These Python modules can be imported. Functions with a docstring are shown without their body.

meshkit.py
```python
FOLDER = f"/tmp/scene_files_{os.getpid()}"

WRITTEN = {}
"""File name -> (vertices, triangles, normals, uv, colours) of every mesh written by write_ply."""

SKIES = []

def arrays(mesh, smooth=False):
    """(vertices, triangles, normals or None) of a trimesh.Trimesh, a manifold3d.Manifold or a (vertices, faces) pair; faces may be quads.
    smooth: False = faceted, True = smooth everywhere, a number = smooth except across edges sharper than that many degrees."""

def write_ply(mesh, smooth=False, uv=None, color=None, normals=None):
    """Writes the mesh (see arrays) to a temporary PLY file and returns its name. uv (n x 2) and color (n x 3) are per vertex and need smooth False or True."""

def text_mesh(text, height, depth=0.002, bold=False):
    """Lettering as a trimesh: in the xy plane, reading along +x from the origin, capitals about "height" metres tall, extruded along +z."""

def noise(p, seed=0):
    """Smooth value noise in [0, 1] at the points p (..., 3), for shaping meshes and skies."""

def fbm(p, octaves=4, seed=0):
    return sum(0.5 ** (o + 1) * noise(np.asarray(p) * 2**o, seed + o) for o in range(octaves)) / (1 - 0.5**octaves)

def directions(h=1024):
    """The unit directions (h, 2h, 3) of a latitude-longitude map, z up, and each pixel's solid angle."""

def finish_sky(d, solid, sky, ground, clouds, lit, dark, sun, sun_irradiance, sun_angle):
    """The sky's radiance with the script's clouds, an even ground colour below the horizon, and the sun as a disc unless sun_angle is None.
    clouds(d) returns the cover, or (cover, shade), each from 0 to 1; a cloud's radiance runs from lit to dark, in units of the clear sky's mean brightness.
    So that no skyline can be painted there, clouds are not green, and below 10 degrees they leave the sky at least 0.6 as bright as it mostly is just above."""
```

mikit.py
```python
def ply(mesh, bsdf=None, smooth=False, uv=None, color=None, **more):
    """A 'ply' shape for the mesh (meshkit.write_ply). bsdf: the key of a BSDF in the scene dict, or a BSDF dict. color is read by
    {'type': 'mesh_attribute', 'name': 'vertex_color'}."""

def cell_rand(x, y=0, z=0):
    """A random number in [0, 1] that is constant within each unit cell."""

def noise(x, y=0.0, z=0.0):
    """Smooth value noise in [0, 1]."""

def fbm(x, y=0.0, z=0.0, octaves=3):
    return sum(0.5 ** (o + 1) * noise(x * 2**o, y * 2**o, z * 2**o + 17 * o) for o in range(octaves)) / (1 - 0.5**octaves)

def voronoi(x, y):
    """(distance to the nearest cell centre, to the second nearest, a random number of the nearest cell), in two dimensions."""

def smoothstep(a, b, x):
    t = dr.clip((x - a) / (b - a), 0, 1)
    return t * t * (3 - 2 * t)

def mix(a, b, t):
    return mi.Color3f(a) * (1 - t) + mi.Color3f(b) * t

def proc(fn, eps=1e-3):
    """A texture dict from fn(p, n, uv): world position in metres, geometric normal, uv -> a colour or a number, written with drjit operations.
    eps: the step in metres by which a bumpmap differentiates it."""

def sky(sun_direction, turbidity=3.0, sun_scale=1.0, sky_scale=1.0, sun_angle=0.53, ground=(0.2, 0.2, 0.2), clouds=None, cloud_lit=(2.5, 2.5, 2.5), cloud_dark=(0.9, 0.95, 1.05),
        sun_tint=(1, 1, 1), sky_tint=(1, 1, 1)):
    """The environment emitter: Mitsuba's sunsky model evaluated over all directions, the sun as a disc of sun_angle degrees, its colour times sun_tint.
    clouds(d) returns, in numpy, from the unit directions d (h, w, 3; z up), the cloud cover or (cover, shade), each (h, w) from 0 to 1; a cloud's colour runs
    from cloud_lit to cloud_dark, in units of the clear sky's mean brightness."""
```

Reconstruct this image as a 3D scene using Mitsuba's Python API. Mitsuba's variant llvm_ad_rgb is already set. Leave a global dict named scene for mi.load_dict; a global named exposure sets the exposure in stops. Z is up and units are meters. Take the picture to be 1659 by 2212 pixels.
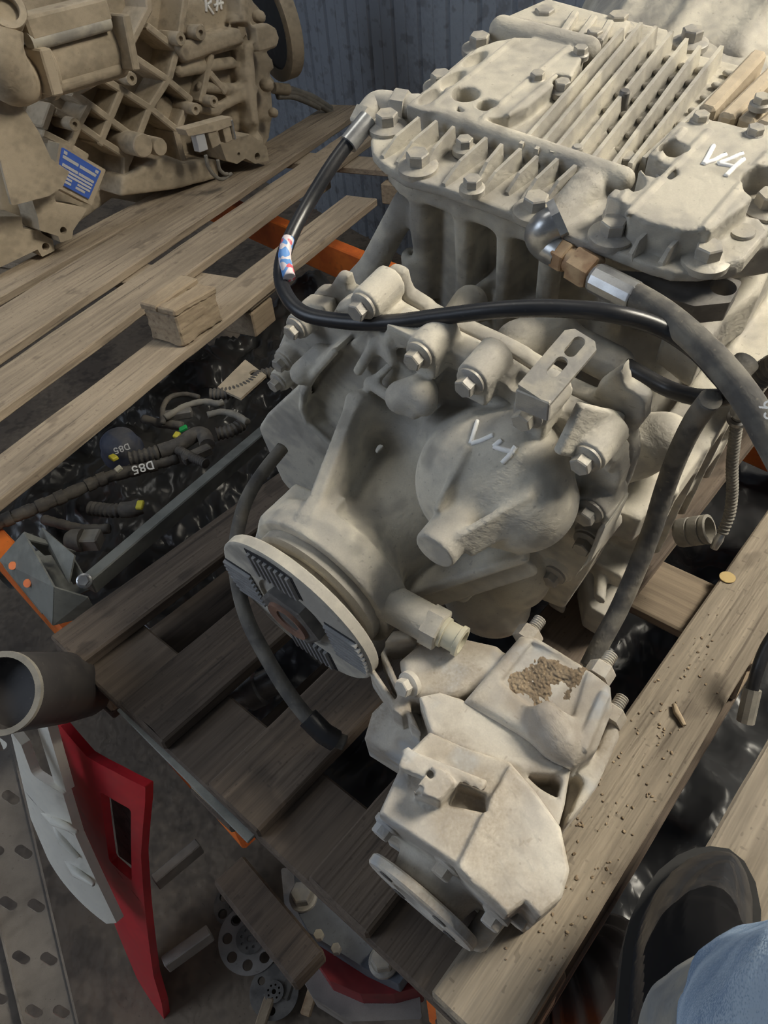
import math, random
import numpy as np, trimesh, drjit as dr, mitsuba as mi, mikit, meshkit
from scipy.spatial.transform import Rotation as Ro
T = mi.ScalarTransform4f
scene, labels = {}, {}

# ---------------------------------------------------------------- camera
F_PX, CX, CY = 1600.0, 829.5, 1106.0          # focal length and centre, for a 1659 x 2212 frame
RP = np.array([[0.65252585, -0.75354178, -0.0799049], [-0.54876864, -0.39720288, -0.73558334], [0.5225543, 0.52383648, -0.67270524]])
CAM = np.array([0, 0, 0.83])
right, down, fwd = RP[0], RP[1], RP[2]
M4 = np.eye(4); M4[:3, 0], M4[:3, 1], M4[:3, 2], M4[:3, 3] = -right, -down, fwd, CAM
scene['camera'] = {'type': 'perspective', 'fov': math.degrees(2*math.atan(1659/2/F_PX)), 'fov_axis': 'x', 'near_clip': 0.05, 'far_clip': 60.0,
                   'principal_point_offset_x': 0.0, 'principal_point_offset_y': 0.0, 'to_world': T(M4)}
# ---------------------------------------------------------------- light
exposure = 0.0
scene['sky'] = {'type': 'constant', 'radiance': {'type': 'rgb', 'value': [0.085, 0.095, 0.11]}}

def _area(name, center, target, w, h, rgb):
    z = np.array(target, float)-np.array(center, float)
    scene[name] = {'type': 'rectangle', 'to_world': T().look_at(list(map(float, center)), list(map(float, target)), [0.1, 0.9, 0.3]) @ T().scale([w/2, h/2, 1]),
                   'bsdf': {'type': 'diffuse', 'reflectance': {'type': 'rgb', 'value': 0.5}},
                   'emitter': {'type': 'area', 'radiance': {'type': 'rgb', 'value': rgb}}}
    labels[name] = {'kind': 'structure'}
_area('unseen_light_1', (2.15, -1.15, 2.55), (0.6, 0.3, 0.1), 1.15, 0.9, [47.0, 43.5, 36.5])   # unseen panel, out of view at upper right, gives the gearbox its warm light
_area('unseen_light_2', (-2.6, 2.4, 2.1), (0.6, 0.8, 0.0), 2.0, 1.8, [3.0, 3.45, 4.1])            # unseen panel, out of view on the left, gives left-facing sides cooler light
_area('added_light_3', (0.4, 1.6, 3.4), (0.9, 1.9, 0.0), 1.2, 0.8, [4.2, 4.1, 3.8])              # added overhead fill panel, out of view, brightens the left bay and brown gearbox

# ---------------------------------------------------------------- geometry helpers
def ray(x, y): return RP.T @ np.array([(x-CX)/F_PX, (y-CY)/F_PX, 1.0])
def pz(x, y, z=0.0):                       # the point at height z that is seen at x, y
    d = ray(x, y); return CAM+d*((z-CAM[2])/d[2])
def py(x, y, Y):
    d = ray(x, y); return CAM+d*((Y-CAM[1])/d[1])
def pr(x, y, r):                           # the point at distance r
    d = ray(x, y); return CAM+d*(r/np.linalg.norm(d))
RG = np.array([[0.9845, -0.0435, -0.1698], [0.0157, 0.9867, -0.1615], [0.1746, 0.1563, 0.9722]])
_u, _, _v = np.linalg.svd(RG); RG = _u@_v
OG = pr(637, 1325, 0.82)                   # centre of the output flange; gearbox frame: x back, y left, z up
def g(x, y, axis, val):                    # gearbox coordinates of what is seen at x, y on the plane axis = val
    o, d = RG.T@(CAM-OG), RG.T@ray(x, y)
    return o+d*((val-o[axis])/d[axis])
def gw(p): return OG+np.asarray(p)@RG.T    # gearbox -> world
def wg(p): return (np.asarray(p)-OG)@RG

def poly_sdf(P, A, B):
    P = np.asarray(P, float); d = np.full(A.shape, 1e9); s = np.ones(A.shape)
    n = len(P)
    for i in range(n):
        a, b = P[i], P[(i+1) % n]; e = b-a
        wx, wy = A-a[0], B-a[1]
        t = np.clip((wx*e[0]+wy*e[1])/max(e@e, 1e-12), 0, 1)
        d = np.minimum(d, (wx-e[0]*t)**2+(wy-e[1]*t)**2)
        c1, c2, c3 = B >= a[1], B < b[1], e[0]*wy > e[1]*wx
        s = np.where((c1 & c2 & c3) | (~c1 & ~c2 & ~c3), -s, s)
    return s*np.sqrt(d)

class Vol:
    """A casting: distance fields joined with fillets on a grid, then meshed (surface nets)."""
    def __init__(s, lo, hi, h):
        s.lo, s.h = np.array(lo, float), h
        n = np.ceil((np.array(hi)-s.lo)/h).astype(int)+1
        s.ax = [s.lo[k]+h*np.arange(n[k]) for k in range(3)]
        s.F = np.full(n, 0.05, np.float32)
    def _sub(s, lo, hi, m):
        sl = tuple(slice(max(0, int((lo[k]-m-s.lo[k])/s.h)), max(0, int((hi[k]+m-s.lo[k])/s.h)+2)) for k in range(3))
        X = np.meshgrid(*[s.ax[k][sl[k]] for k in range(3)], indexing='ij', sparse=True)
        return sl, X
    def put(s, fn, lo, hi, k=0.008, cut=False):
        sl, X = s._sub(lo, hi, 0.02+k)
        if min(len(a) for a in (s.ax[0][sl[0]], s.ax[1][sl[1]], s.ax[2][sl[2]])) == 0: return s
        d = fn(*X).astype(np.float32); f = s.F[sl]
        if cut: d = -d; f = -f
        if cut:   # smooth max(F, -d) = -smin(-F, d)
            a, b = f, -d
            h = np.maximum(k-np.abs(a-b), 0)/max(k, 1e-6); r = -(np.minimum(a, b)-h*h*k*0.25)
            # a = -F, b = d : want max(F, -d) = -min(-F, d)
            s.F[sl] = r
        else:
            h = np.maximum(k-np.abs(f-d), 0)/max(k, 1e-6); s.F[sl] = np.minimum(f, d)-h*h*k*0.25
        return s
    def ext(s, P, axis, a0, a1, r=0.004, k=0.008, taper=0.0, cut=False, top=None):
        """polygon P in the two other axes (ascending order), from a0 to a1 along the axis, edges rounded by r. top=(c0,c1,c2): extra plane z<=c0+c1*x+c2*y for axis 2."""
        P = np.asarray(P, float); o = [i for i in range(3) if i != axis]
        lo, hi = np.zeros(3), np.zeros(3)
        lo[axis], hi[axis] = min(a0, a1), max(a0, a1)
        for j in (0, 1): lo[o[j]], hi[o[j]] = P[:, j].min(), P[:, j].max()
        if top is not None: hi[2] = max(hi[2], a1)
        def fn(*X):
            A, B = np.broadcast_arrays(X[o[0]].squeeze(axis)if X[o[0]].ndim > 2 else X[o[0]], X[o[1]].squeeze(axis))
            d2 = np.expand_dims(poly_sdf(P, A, B), axis)
            z = X[axis]
            if taper: d2 = d2+taper*(hi[axis]-z)
            dz = np.maximum(lo[axis]-z, z-hi[axis])
            if top is not None:
                dz = np.maximum(dz, (z-(top[0]+top[1]*X[0]+top[2]*X[1]))/math.sqrt(1+top[1]**2+top[2]**2))
            u, w = d2+r, dz+r
            return np.minimum(np.maximum(u, w), 0)+np.sqrt(np.maximum(u, 0)**2+np.maximum(w, 0)**2)-r
        return s.put(fn, lo, hi, k, cut)
    def cap(s, p, q, r1, r2=None, k=0.008, cut=False):
        p, q = np.array(p, float), np.array(q, float); r2 = r1 if r2 is None else r2; e = q-p; L = max(e@e, 1e-12)
        R = max(r1, r2)
        def fn(X, Y, Z):
            t = np.clip(((X-p[0])*e[0]+(Y-p[1])*e[1]+(Z-p[2])*e[2])/L, 0, 1)
            return np.sqrt((X-p[0]-e[0]*t)**2+(Y-p[1]-e[1]*t)**2+(Z-p[2]-e[2]*t)**2)-(r1+(r2-r1)*t)
        return s.put(fn, np.minimum(p, q)-R, np.maximum(p, q)+R, k, cut)
    def cyl(s, p, q, r1, r2=None, rnd=0.003, k=0.006, cut=False):
        p, q = np.array(p, float), np.array(q, float); r2 = r1 if r2 is None else r2; e = q-p; L = np.linalg.norm(e); e = e/L
        R = max(r1, r2)
        def fn(X, Y, Z):
            t = (X-p[0])*e[0]+(Y-p[1])*e[1]+(Z-p[2])*e[2]
            rr = np.sqrt(np.maximum((X-p[0])**2+(Y-p[1])**2+(Z-p[2])**2-t*t, 0))
            u = (rr-(r1+(r2-r1)*np.clip(t/L, 0, 1)))+rnd; w = np.maximum(-t, t-L)+rnd
            return np.minimum(np.maximum(u, w), 0)+np.sqrt(np.maximum(u, 0)**2+np.maximum(w, 0)**2)-rnd
        return s.put(fn, np.minimum(p, q)-R, np.maximum(p, q)+R, k, cut)
    def bar(s, p, q, w, t, up=(0, 0, 1), rnd=0.003, k=0.008, cut=False):
        """a web from p to q, w wide (across up), t thick (along up)"""
        p, q = np.array(p, float), np.array(q, float); e = q-p; L = np.linalg.norm(e); e = e/L
        n = np.cross(e, np.array(up, float)); n /= np.linalg.norm(n); m = np.cross(n, e); c = (p+q)/2
        R = math.hypot(w, t)/2
        def fn(X, Y, Z):
            x, y, z = X-c[0], Y-c[1], Z-c[2]
            ds = [np.abs(x*v[0]+y*v[1]+z*v[2])-hh/2+rnd for v, hh in ((e, L), (n, w), (m, t))]
            return np.sqrt(sum(np.maximum(d, 0)**2 for d in ds))+np.minimum(np.maximum(np.maximum(ds[0], ds[1]), ds[2]), 0)-rnd
        return s.put(fn, np.minimum(p, q)-R, np.maximum(p, q)+R, k, cut)
    def ell(s, c, rad, k=0.01, cut=False):
        c, rad = np.array(c, float), np.broadcast_to(np.array(rad, float), 3)
        def fn(X, Y, Z):
            q = np.sqrt(((X-c[0])/rad[0])**2+((Y-c[1])/rad[1])**2+((Z-c[2])/rad[2])**2)
            return (q-1)*rad.min()
        return s.put(fn, c-rad, c+rad, k, cut)
    def mesh(s, frame=None):
        F = s.F
        F[0], F[-1], F[:, 0], F[:, -1], F[:, :, 0], F[:, :, -1] = (0.01,)*6
        nx, ny, nz = F.shape; S = F < 0
        c = np.zeros((nx-1, ny-1, nz-1), np.int8)
        for i in (0, 1):
            for j in (0, 1):
                for k in (0, 1): c += S[i:nx-1+i, j:ny-1+j, k:nz-1+k]
        act = np.argwhere((c > 0) & (c < 8)); idx = -np.ones(c.shape, np.int64); idx[tuple(act.T)] = np.arange(len(act))
        acc, cnt = np.zeros((len(act), 3)), np.zeros(len(act))
        co = [(i, j, k) for i in (0, 1) for j in (0, 1) for k in (0, 1)]
        V = {o: F[act[:, 0]+o[0], act[:, 1]+o[1], act[:, 2]+o[2]].astype(float) for o in co}
        for a in co:
            for ax in range(3):
                if a[ax]: continue
                b = list(a); b[ax] = 1; b = tuple(b)
                m = (V[a] < 0) != (V[b] < 0)
                t = np.where(m, V[a]/np.where(V[a] == V[b], 1, V[a]-V[b]), 0)
                p = np.array(a, float)[None]+0*acc; p[:, ax] += t
                acc[m] += p[m]; cnt[m] += 1
        v = s.lo+s.h*(act+acc/np.maximum(cnt, 1)[:, None])
        faces = []
        for ax in range(3):
            o = [(ax+1) % 3, (ax+2) % 3]
            A, B = [slice(None)]*3, [slice(None)]*3; A[ax], B[ax] = slice(0, -1), slice(1, None)
            Sa, Sb = S[tuple(A)], S[tuple(B)]
            e = np.argwhere(Sa != Sb); e = e[(e[:, o[0]] > 0) & (e[:, o[1]] > 0) & (e[:, o[0]] < F.shape[o[0]]-1) & (e[:, o[1]] < F.shape[o[1]]-1)]
            flip = Sb[tuple(e.T)]
            qs = []
            for d0, d1 in ((-1, -1), (0, -1), (0, 0), (-1, 0)):
                w = e.copy(); w[:, o[0]] += d0; w[:, o[1]] += d1; qs.append(idx[tuple(w.T)])
            q = np.stack(qs, 1); q[flip] = q[flip][:, ::-1]; faces.append(q)
        q = np.vstack(faces)
        f = np.vstack([q[:, [0, 1, 2]], q[:, [0, 2, 3]]])
        if frame is not None: v = frame(v)
        return trimesh.Trimesh(v, f, process=False)
    def at(s, p):
        from scipy.ndimage import map_coordinates
        return map_coordinates(s.F, ((np.atleast_2d(p)-s.lo)/s.h).T, order=1, mode='nearest')

def cat(ms): return trimesh.util.concatenate([m for m in ms if m is not None])
def box(lo, hi):
    lo, hi = np.minimum(lo, hi), np.maximum(lo, hi); m = trimesh.creation.box(hi-lo); m.apply_translation((lo+hi)/2); return m
def bbox(size, bev=0.002):
    """bevelled box about the origin"""
    a = np.array(size, float)/2; b = min(bev, a.min()*0.45); pts = []
    for k in range(3):
        for sg in np.ndindex(2, 2, 2):
            q = (a-b)*(2*np.array(sg)-1); q[k] += b*(2*sg[k]-1); pts.append(q)
    return trimesh.convex.convex_hull(np.array(pts))
def frame(c, x, z=(0, 0, 1)):
    x = np.array(x, float); x /= np.linalg.norm(x); z = np.array(z, float); y = np.cross(z, x); y /= np.linalg.norm(y); z = np.cross(x, y)
    m = np.eye(4); m[:3, 0], m[:3, 1], m[:3, 2], m[:3, 3] = x, y, z, c; return m
def beam(p, q, w, h, up=(0, 0, 1), bev=0.002):
    """bevelled bar from p to q, w across, h along up"""
    p, q = np.array(p, float), np.array(q, float); m = bbox((np.linalg.norm(q-p), w, h), bev); m.apply_transform(frame((p+q)/2, q-p, up)); return m
def slab(P, z0, z1, fr=None, bev=0.0):
    """polygon (shapely order) extruded z0..z1"""
    from shapely.geometry import Polygon
    pg = Polygon(P) if not hasattr(P, 'geom_type') else P
    pg = pg.buffer(0)
    gs = list(getattr(pg, 'geoms', [pg])); out = []
    for q in gs:
        m = trimesh.creation.extrude_polygon(q, abs(z1-z0), engine='earcut'); m.apply_translation([0, 0, min(z0, z1)]); out.append(m)
    m = cat(out)
    if fr is not None: m.apply_transform(fr)
    return m
def lathe(prof, n=36, axis=None, o=(0, 0, 0)):
    """profile [(r, h)] about the axis"""
    prof = np.array(prof, float); a = np.arange(n)*2*np.pi/n
    v = np.stack([prof[:, None, 0]*np.cos(a), prof[:, None, 0]*np.sin(a), np.broadcast_to(prof[:, None, 1], (len(prof), n))], -1).reshape(-1, 3)
    i, j = np.meshgrid(np.arange(len(prof)-1), np.arange(n), indexing='ij'); j2 = (j+1) % n
    q = np.stack([i*n+j, i*n+j2, (i+1)*n+j2, (i+1)*n+j], -1).reshape(-1, 4)
    f = np.vstack([q[:, [0, 1, 2]], q[:, [0, 2, 3]]])
    m = trimesh.Trimesh(v, f, process=False); m.merge_vertices(); m.update_faces(m.nondegenerate_faces())
    m.fix_normals()
    if axis is not None: m.apply_transform(zfr(o, axis))
    return m
def zfr(c, z, x=(0.123, 0.5, 0.86)):
    z = np.array(z, float); z /= np.linalg.norm(z); x = np.array(x, float); y = np.cross(z, x); y /= np.linalg.norm(y); x = np.cross(y, z)
    m = np.eye(4); m[:3, 0], m[:3, 1], m[:3, 2], m[:3, 3] = x, y, z, c; return m
def spline(P, n=12):
    P = np.array(P, float); Q = np.vstack([2*P[0]-P[1], P, 2*P[-1]-P[-2]]); out = []
    for i in range(len(P)-1):
        a, b, c, d = Q[i:i+4]; t = np.linspace(0, 1, n, endpoint=False)[:, None]
        out.append(0.5*(2*b+(c-a)*t+(2*a-5*b+4*c-d)*t*t+(3*b-a-3*c+d)*t**3))
    return np.vstack(out+[P[-1:]])
def tube(path, r, sides=16, hole=0.0):
    """r: number or a function/array along the path"""
    p = np.asarray(path, float); n = len(p); r = np.broadcast_to(np.asarray(r, float), n)
    t = np.gradient(p, axis=0); t /= np.linalg.norm(t, axis=1, keepdims=True)+1e-12
    a = np.cross(t[0], [0.3, 0.2, 0.9]); a /= np.linalg.norm(a); As = [a]
    for i in range(1, n):
        a = As[-1]-t[i]*(As[-1]@t[i]); As.append(a/np.linalg.norm(a))
    A = np.array(As); B = np.cross(t, A); ang = np.arange(sides)*2*np.pi/sides
    v = p[:, None]+r[:, None, None]*(np.cos(ang)[None, :, None]*A[:, None]+np.sin(ang)[None, :, None]*B[:, None])
    v = v.reshape(-1, 3); i, j = np.meshgrid(np.arange(n-1), np.arange(sides), indexing='ij')
    q = np.stack([i*sides+j, i*sides+(j+1) % sides, (i+1)*sides+(j+1) % sides, (i+1)*sides+j], -1).reshape(-1, 4)
    f = np.vstack([q[:, [0, 1, 2]], q[:, [0, 2, 3]]]); c0, c1 = len(v), len(v)+1
    v = np.vstack([v, p[:1], p[-1:]])
    k = np.arange(sides); f = np.vstack([f, np.stack([np.full(sides, c0), (k+1) % sides, k], 1), np.stack([np.full(sides, c1), (n-1)*sides+k, (n-1)*sides+(k+1) % sides], 1)])
    return trimesh.Trimesh(v, f, process=False)
def corrugated(path, r0, r1, pitch, sides=14):
    """ribbed conduit"""
    p = np.asarray(path, float); s = np.r_[0, np.cumsum(np.linalg.norm(np.diff(p, axis=0), axis=1))]
    n = max(8, int(s[-1]/pitch*4)); u = np.linspace(0, s[-1], n); q = np.stack([np.interp(u, s, p[:, k]) for k in range(3)], 1)
    return tube(q, np.where((np.arange(n) % 4) < 2, r1, r0), sides)
def hexprism(R, h, ch=0.12, dish=False):
    """hexagon head standing on z = 0"""
    lv = [(R, 0), (R, h*(1-ch)), (R*0.9, h)]; v = []
    a = np.arange(6)*np.pi/3
    for r, z in lv: v += [[r*math.cos(t), r*math.sin(t), z] for t in a]
    return trimesh.convex.convex_hull(np.array(v))
def bolt_mesh(R, h, wr, wh):
    """flange bolt: washer flange and hexagon head, along +z"""
    w = lathe([(0, -0.004), (wr, -0.004), (wr, wh*0.45), (wr*0.93, wh*0.6), (R*1.02, wh), (0, wh)], 28)
    hx = hexprism(R, h); hx.apply_translation([0, 0, wh*0.9]); return cat([w, hx])

# ---------------------------------------------------------------- scene helpers
_n = {}
def key(name, parent=None):
    full = name if parent is None else parent+'__'+name
    i = _n.get(full, 0); _n[full] = i+1
    return full if i == 0 else f'{full}_{i:03d}'
def thing(name, label, cat_, group=None):
    k = key(name); labels[k] = {'label': label, 'category': cat_}
    if group: labels[k]['group'] = group
    return k
def add(k, mesh, mat, smooth=False):
    scene[k] = mikit.ply(mesh, 'm_'+mat, smooth); return k
def part(parent, name, mesh, mat, smooth=False, label=None, stuff=False):
    k = key(name, parent); add(k, mesh, mat, smooth)
    if label: labels.setdefault(k, {})['label'] = label
    if stuff: labels.setdefault(k, {})['kind'] = 'stuff'
    return k
def whole(name, mesh, mat, label, cat_, smooth=False, group=None, stuff=False):
    k = thing(name, label, cat_, group); add(k, mesh, mat, smooth)
    if stuff: labels[k]['kind'] = 'stuff'
    return k
def struct(name, mesh, mat, smooth=False):
    add(name, mesh, mat, smooth); labels[name] = {'kind': 'structure'}
_shared = {}
def copy_part(parent, name, meshkey, mat, m4, label=None):
    """one entry per copy of a shared mesh"""
    k = key(name, parent); d = dict(_shared[meshkey]); d['bsdf'] = {'type': 'ref', 'id': 'm_'+mat}; d['to_world'] = T(np.asarray(m4, float)); scene[k] = d
    if label: labels.setdefault(k, {})['label'] = label
    return k

# ---------------------------------------------------------------- materials
rgb = lambda *c: mi.Color3f(*c)
fbm, noise, mix, sst, cell = mikit.fbm, mikit.noise, mikit.mix, mikit.smoothstep, mikit.cell_rand
def bump(fn, scale, base, eps=4e-4): return {'type': 'bumpmap', 'arbitrary': mikit.proc(fn, eps), 'scale': scale, 'bsdf': base}
def princ(col, rough=0.7, metal=0.0, spec=0.4, **kw):
    c = mikit.proc(col) if callable(col) else {'type': 'rgb', 'value': list(col)}
    rg = mikit.proc(rough) if callable(rough) else float(rough)
    return {'type': 'principled', 'base_color': c, 'roughness': rg, 'metallic': float(metal), 'specular': float(spec), **kw}
def mat(name, d): scene['m_'+name] = {'type': 'twosided', 'bsdf': d}

def dusty(a, b, stain, grain=0.10, sc=9.0, stain_at=0.62):
    def fn(p, n, uv):
        x, y, z = p.x, p.y, p.z
        big = fbm(x*sc, y*sc, z*sc, octaves=4)
        med = fbm(x*70, y*70, z*70, octaves=2)
        fine = noise(x*900, y*900, z*900)
        c = mix(a, b, sst(0.38, 0.64, big*0.75+med*0.25))
        s = sst(stain_at, stain_at+0.16, fbm(x*24+7.3, y*24, z*24+3.1, octaves=3))
        c = mix(c, stain, s*0.42)
        sp = sst(0.86, 0.93, noise(x*260+5, y*260, z*260))
        c = mix(c, stain, sp*0.30)
        return c*(1-grain/2+grain*fine)
    return fn
grit = lambda p, n, uv: noise(p.x*700, p.y*700, p.z*700)*0.6+noise(p.x*230, p.y*230, p.z*230)
mat('dust_cast', bump(grit, 0.0005, princ(dusty((0.52, 0.485, 0.405), (0.36, 0.34, 0.30), (0.19, 0.178, 0.158), sc=13, stain_at=.58), 0.72)))
mat('dust_cover', bump(grit, 0.0005, princ(dusty((0.45, 0.42, 0.35), (0.305, 0.288, 0.255), (0.155, 0.143, 0.125), sc=15, stain_at=0.56), 0.68)))
_dp = dusty((0.56, 0.52, 0.445), (0.42, 0.39, 0.345), (0.235, 0.185, 0.135), sc=19, stain_at=0.53)
mat('dust_pto', bump(grit, 0.0005, princ(lambda p, n, uv: mix(mix(_dp(p, n, uv), (0.40, 0.45, 0.50), 0.5*sst(0.58, 0.74, fbm(p.x*28+11.0, p.y*28, p.z*28, octaves=3))), (0.30, 0.25, 0.19), 0.85*sst(0.44, 0.68, fbm(p.x*17+4.0, p.y*17, p.z*17, octaves=4))*(0.35+0.65*fbm(p.x*520, p.y*520, p.z*520, octaves=2))), 0.6)))
# 0.51, 0.42), (0.42, 0.385, 0.335), (0.235, 0.185, 0.135), sc=19, stain_at=0.53), 0.6)))
mat('dirt_soil', bump(lambda p, n, uv: noise(p.x*420, p.y*420, p.z*420), 0.003, princ(dusty((0.30, 0.23, 0.155), (0.20, 0.15, 0.10), (0.10, 0.075, 0.05), grain=0.4, sc=40), 0.95)))
mat('dust_brown', bump(grit, 0.0006, princ(dusty((0.43, 0.36, 0.265), (0.31, 0.26, 0.19), (0.15, 0.125, 0.095), sc=7), 0.85)))
mat('steel_bolt', bump(grit, 0.0003, princ(dusty((0.40, 0.37, 0.31), (0.30, 0.285, 0.26), (0.14, 0.13, 0.12), sc=60), 0.5, 0.15)))
mat('steel_dark', princ(dusty((0.20, 0.19, 0.175), (0.13, 0.125, 0.12), (0.06, 0.055, 0.05), sc=50), 0.5, 0.3))
mat('steel_black', princ((0.03, 0.031, 0.033), 0.7))
mat('steel_tooth', princ(dusty((0.30, 0.30, 0.295), (0.24, 0.24, 0.24), (0.12, 0.12, 0.12), sc=60), 0.5, 0.2))
mat('steel_bright', princ(dusty((0.50, 0.50, 0.49), (0.36, 0.36, 0.36), (0.2, 0.18, 0.15), sc=50), 0.32, 0.75))
mat('rusty_brass', princ(dusty((0.48, 0.35, 0.22), (0.33, 0.21, 0.125), (0.14, 0.075, 0.04), sc=60, stain_at=0.5), 0.6, 0.25))
mat('rust', princ(dusty((0.22, 0.125, 0.085), (0.17, 0.10, 0.075), (0.10, 0.06, 0.045), sc=60), 0.85))
mat('rack_grey', princ(dusty((0.21, 0.215, 0.195), (0.16, 0.165, 0.15), (0.09, 0.09, 0.085), sc=20), 0.5, 0.1))
mat('rack_orange', princ(dusty((0.80, 0.20, 0.035), (0.70, 0.15, 0.03), (0.25, 0.07, 0.03), sc=10, stain_at=0.66), 0.5))
mat('rubber', princ(dusty((0.016, 0.017, 0.020), (0.022, 0.022, 0.024), (0.05, 0.048, 0.045), sc=30, stain_at=0.64), 0.36, spec=0.5))
mat('rubber_dust', bump(grit, 0.0004, princ(dusty((0.155, 0.145, 0.125), (0.075, 0.072, 0.068), (0.22, 0.19, 0.145), sc=34, stain_at=0.55), 0.8)))
mat('conduit', princ(dusty((0.11, 0.10, 0.085), (0.07, 0.065, 0.06), (0.17, 0.145, 0.11), sc=40), 0.7))
mat('conduit_light', princ(dusty((0.22, 0.205, 0.175), (0.17, 0.16, 0.14), (0.09, 0.08, 0.07), sc=40), 0.7))
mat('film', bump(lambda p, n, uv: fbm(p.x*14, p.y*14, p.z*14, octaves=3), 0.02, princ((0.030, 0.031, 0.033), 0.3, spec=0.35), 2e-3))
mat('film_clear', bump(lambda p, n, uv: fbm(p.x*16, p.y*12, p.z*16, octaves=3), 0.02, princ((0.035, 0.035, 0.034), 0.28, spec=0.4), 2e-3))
mat('paint_red', princ(dusty((0.50, 0.025, 0.035), (0.44, 0.025, 0.035), (0.30, 0.05, 0.05), sc=8, grain=0.03, stain_at=0.7), 0.28, spec=0.5))
mat('paint_crimson', princ(dusty((0.20, 0.02, 0.022), (0.15, 0.02, 0.022), (0.08, 0.02, 0.02), sc=12), 0.5))
mat('paint_white', princ(dusty((0.72, 0.70, 0.62), (0.66, 0.645, 0.58), (0.40, 0.38, 0.33), sc=8, grain=0.04, stain_at=0.7), 0.4, spec=0.4))
mat('marker_white', princ((0.85, 0.85, 0.83), 0.6))
mat('plate_blue', princ((0.06, 0.13, 0.48), 0.35))
mat('plate_silver', princ((0.55, 0.56, 0.58), 0.4, 0.2))
mat('floor_dirt', bump(lambda p, n, uv: fbm(p.x*60, p.y*60, 0.0, octaves=3), 0.004, princ(dusty((0.20, 0.16, 0.12), (0.13, 0.105, 0.083), (0.05, 0.042, 0.036), sc=5, stain_at=0.52), 0.9)))
mat('wall_sheet', princ(dusty((0.36, 0.40, 0.45), (0.29, 0.32, 0.37), (0.12, 0.115, 0.12), sc=1.6, stain_at=0.55), 0.4, 0.2))
mat('leather', bump(lambda p, n, uv: fbm(p.x*160, p.y*160, p.z*160, octaves=3), 0.0012, princ(dusty((0.017, 0.018, 0.021), (0.022, 0.023, 0.026), (0.042, 0.042, 0.043), sc=20, stain_at=0.6), 0.36, spec=0.4)))
mat('black_knit', princ((0.010, 0.010, 0.011), 0.95, spec=0.05))
mat('sole', princ((0.022, 0.022, 0.022), 0.75, spec=0.2))
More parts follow.
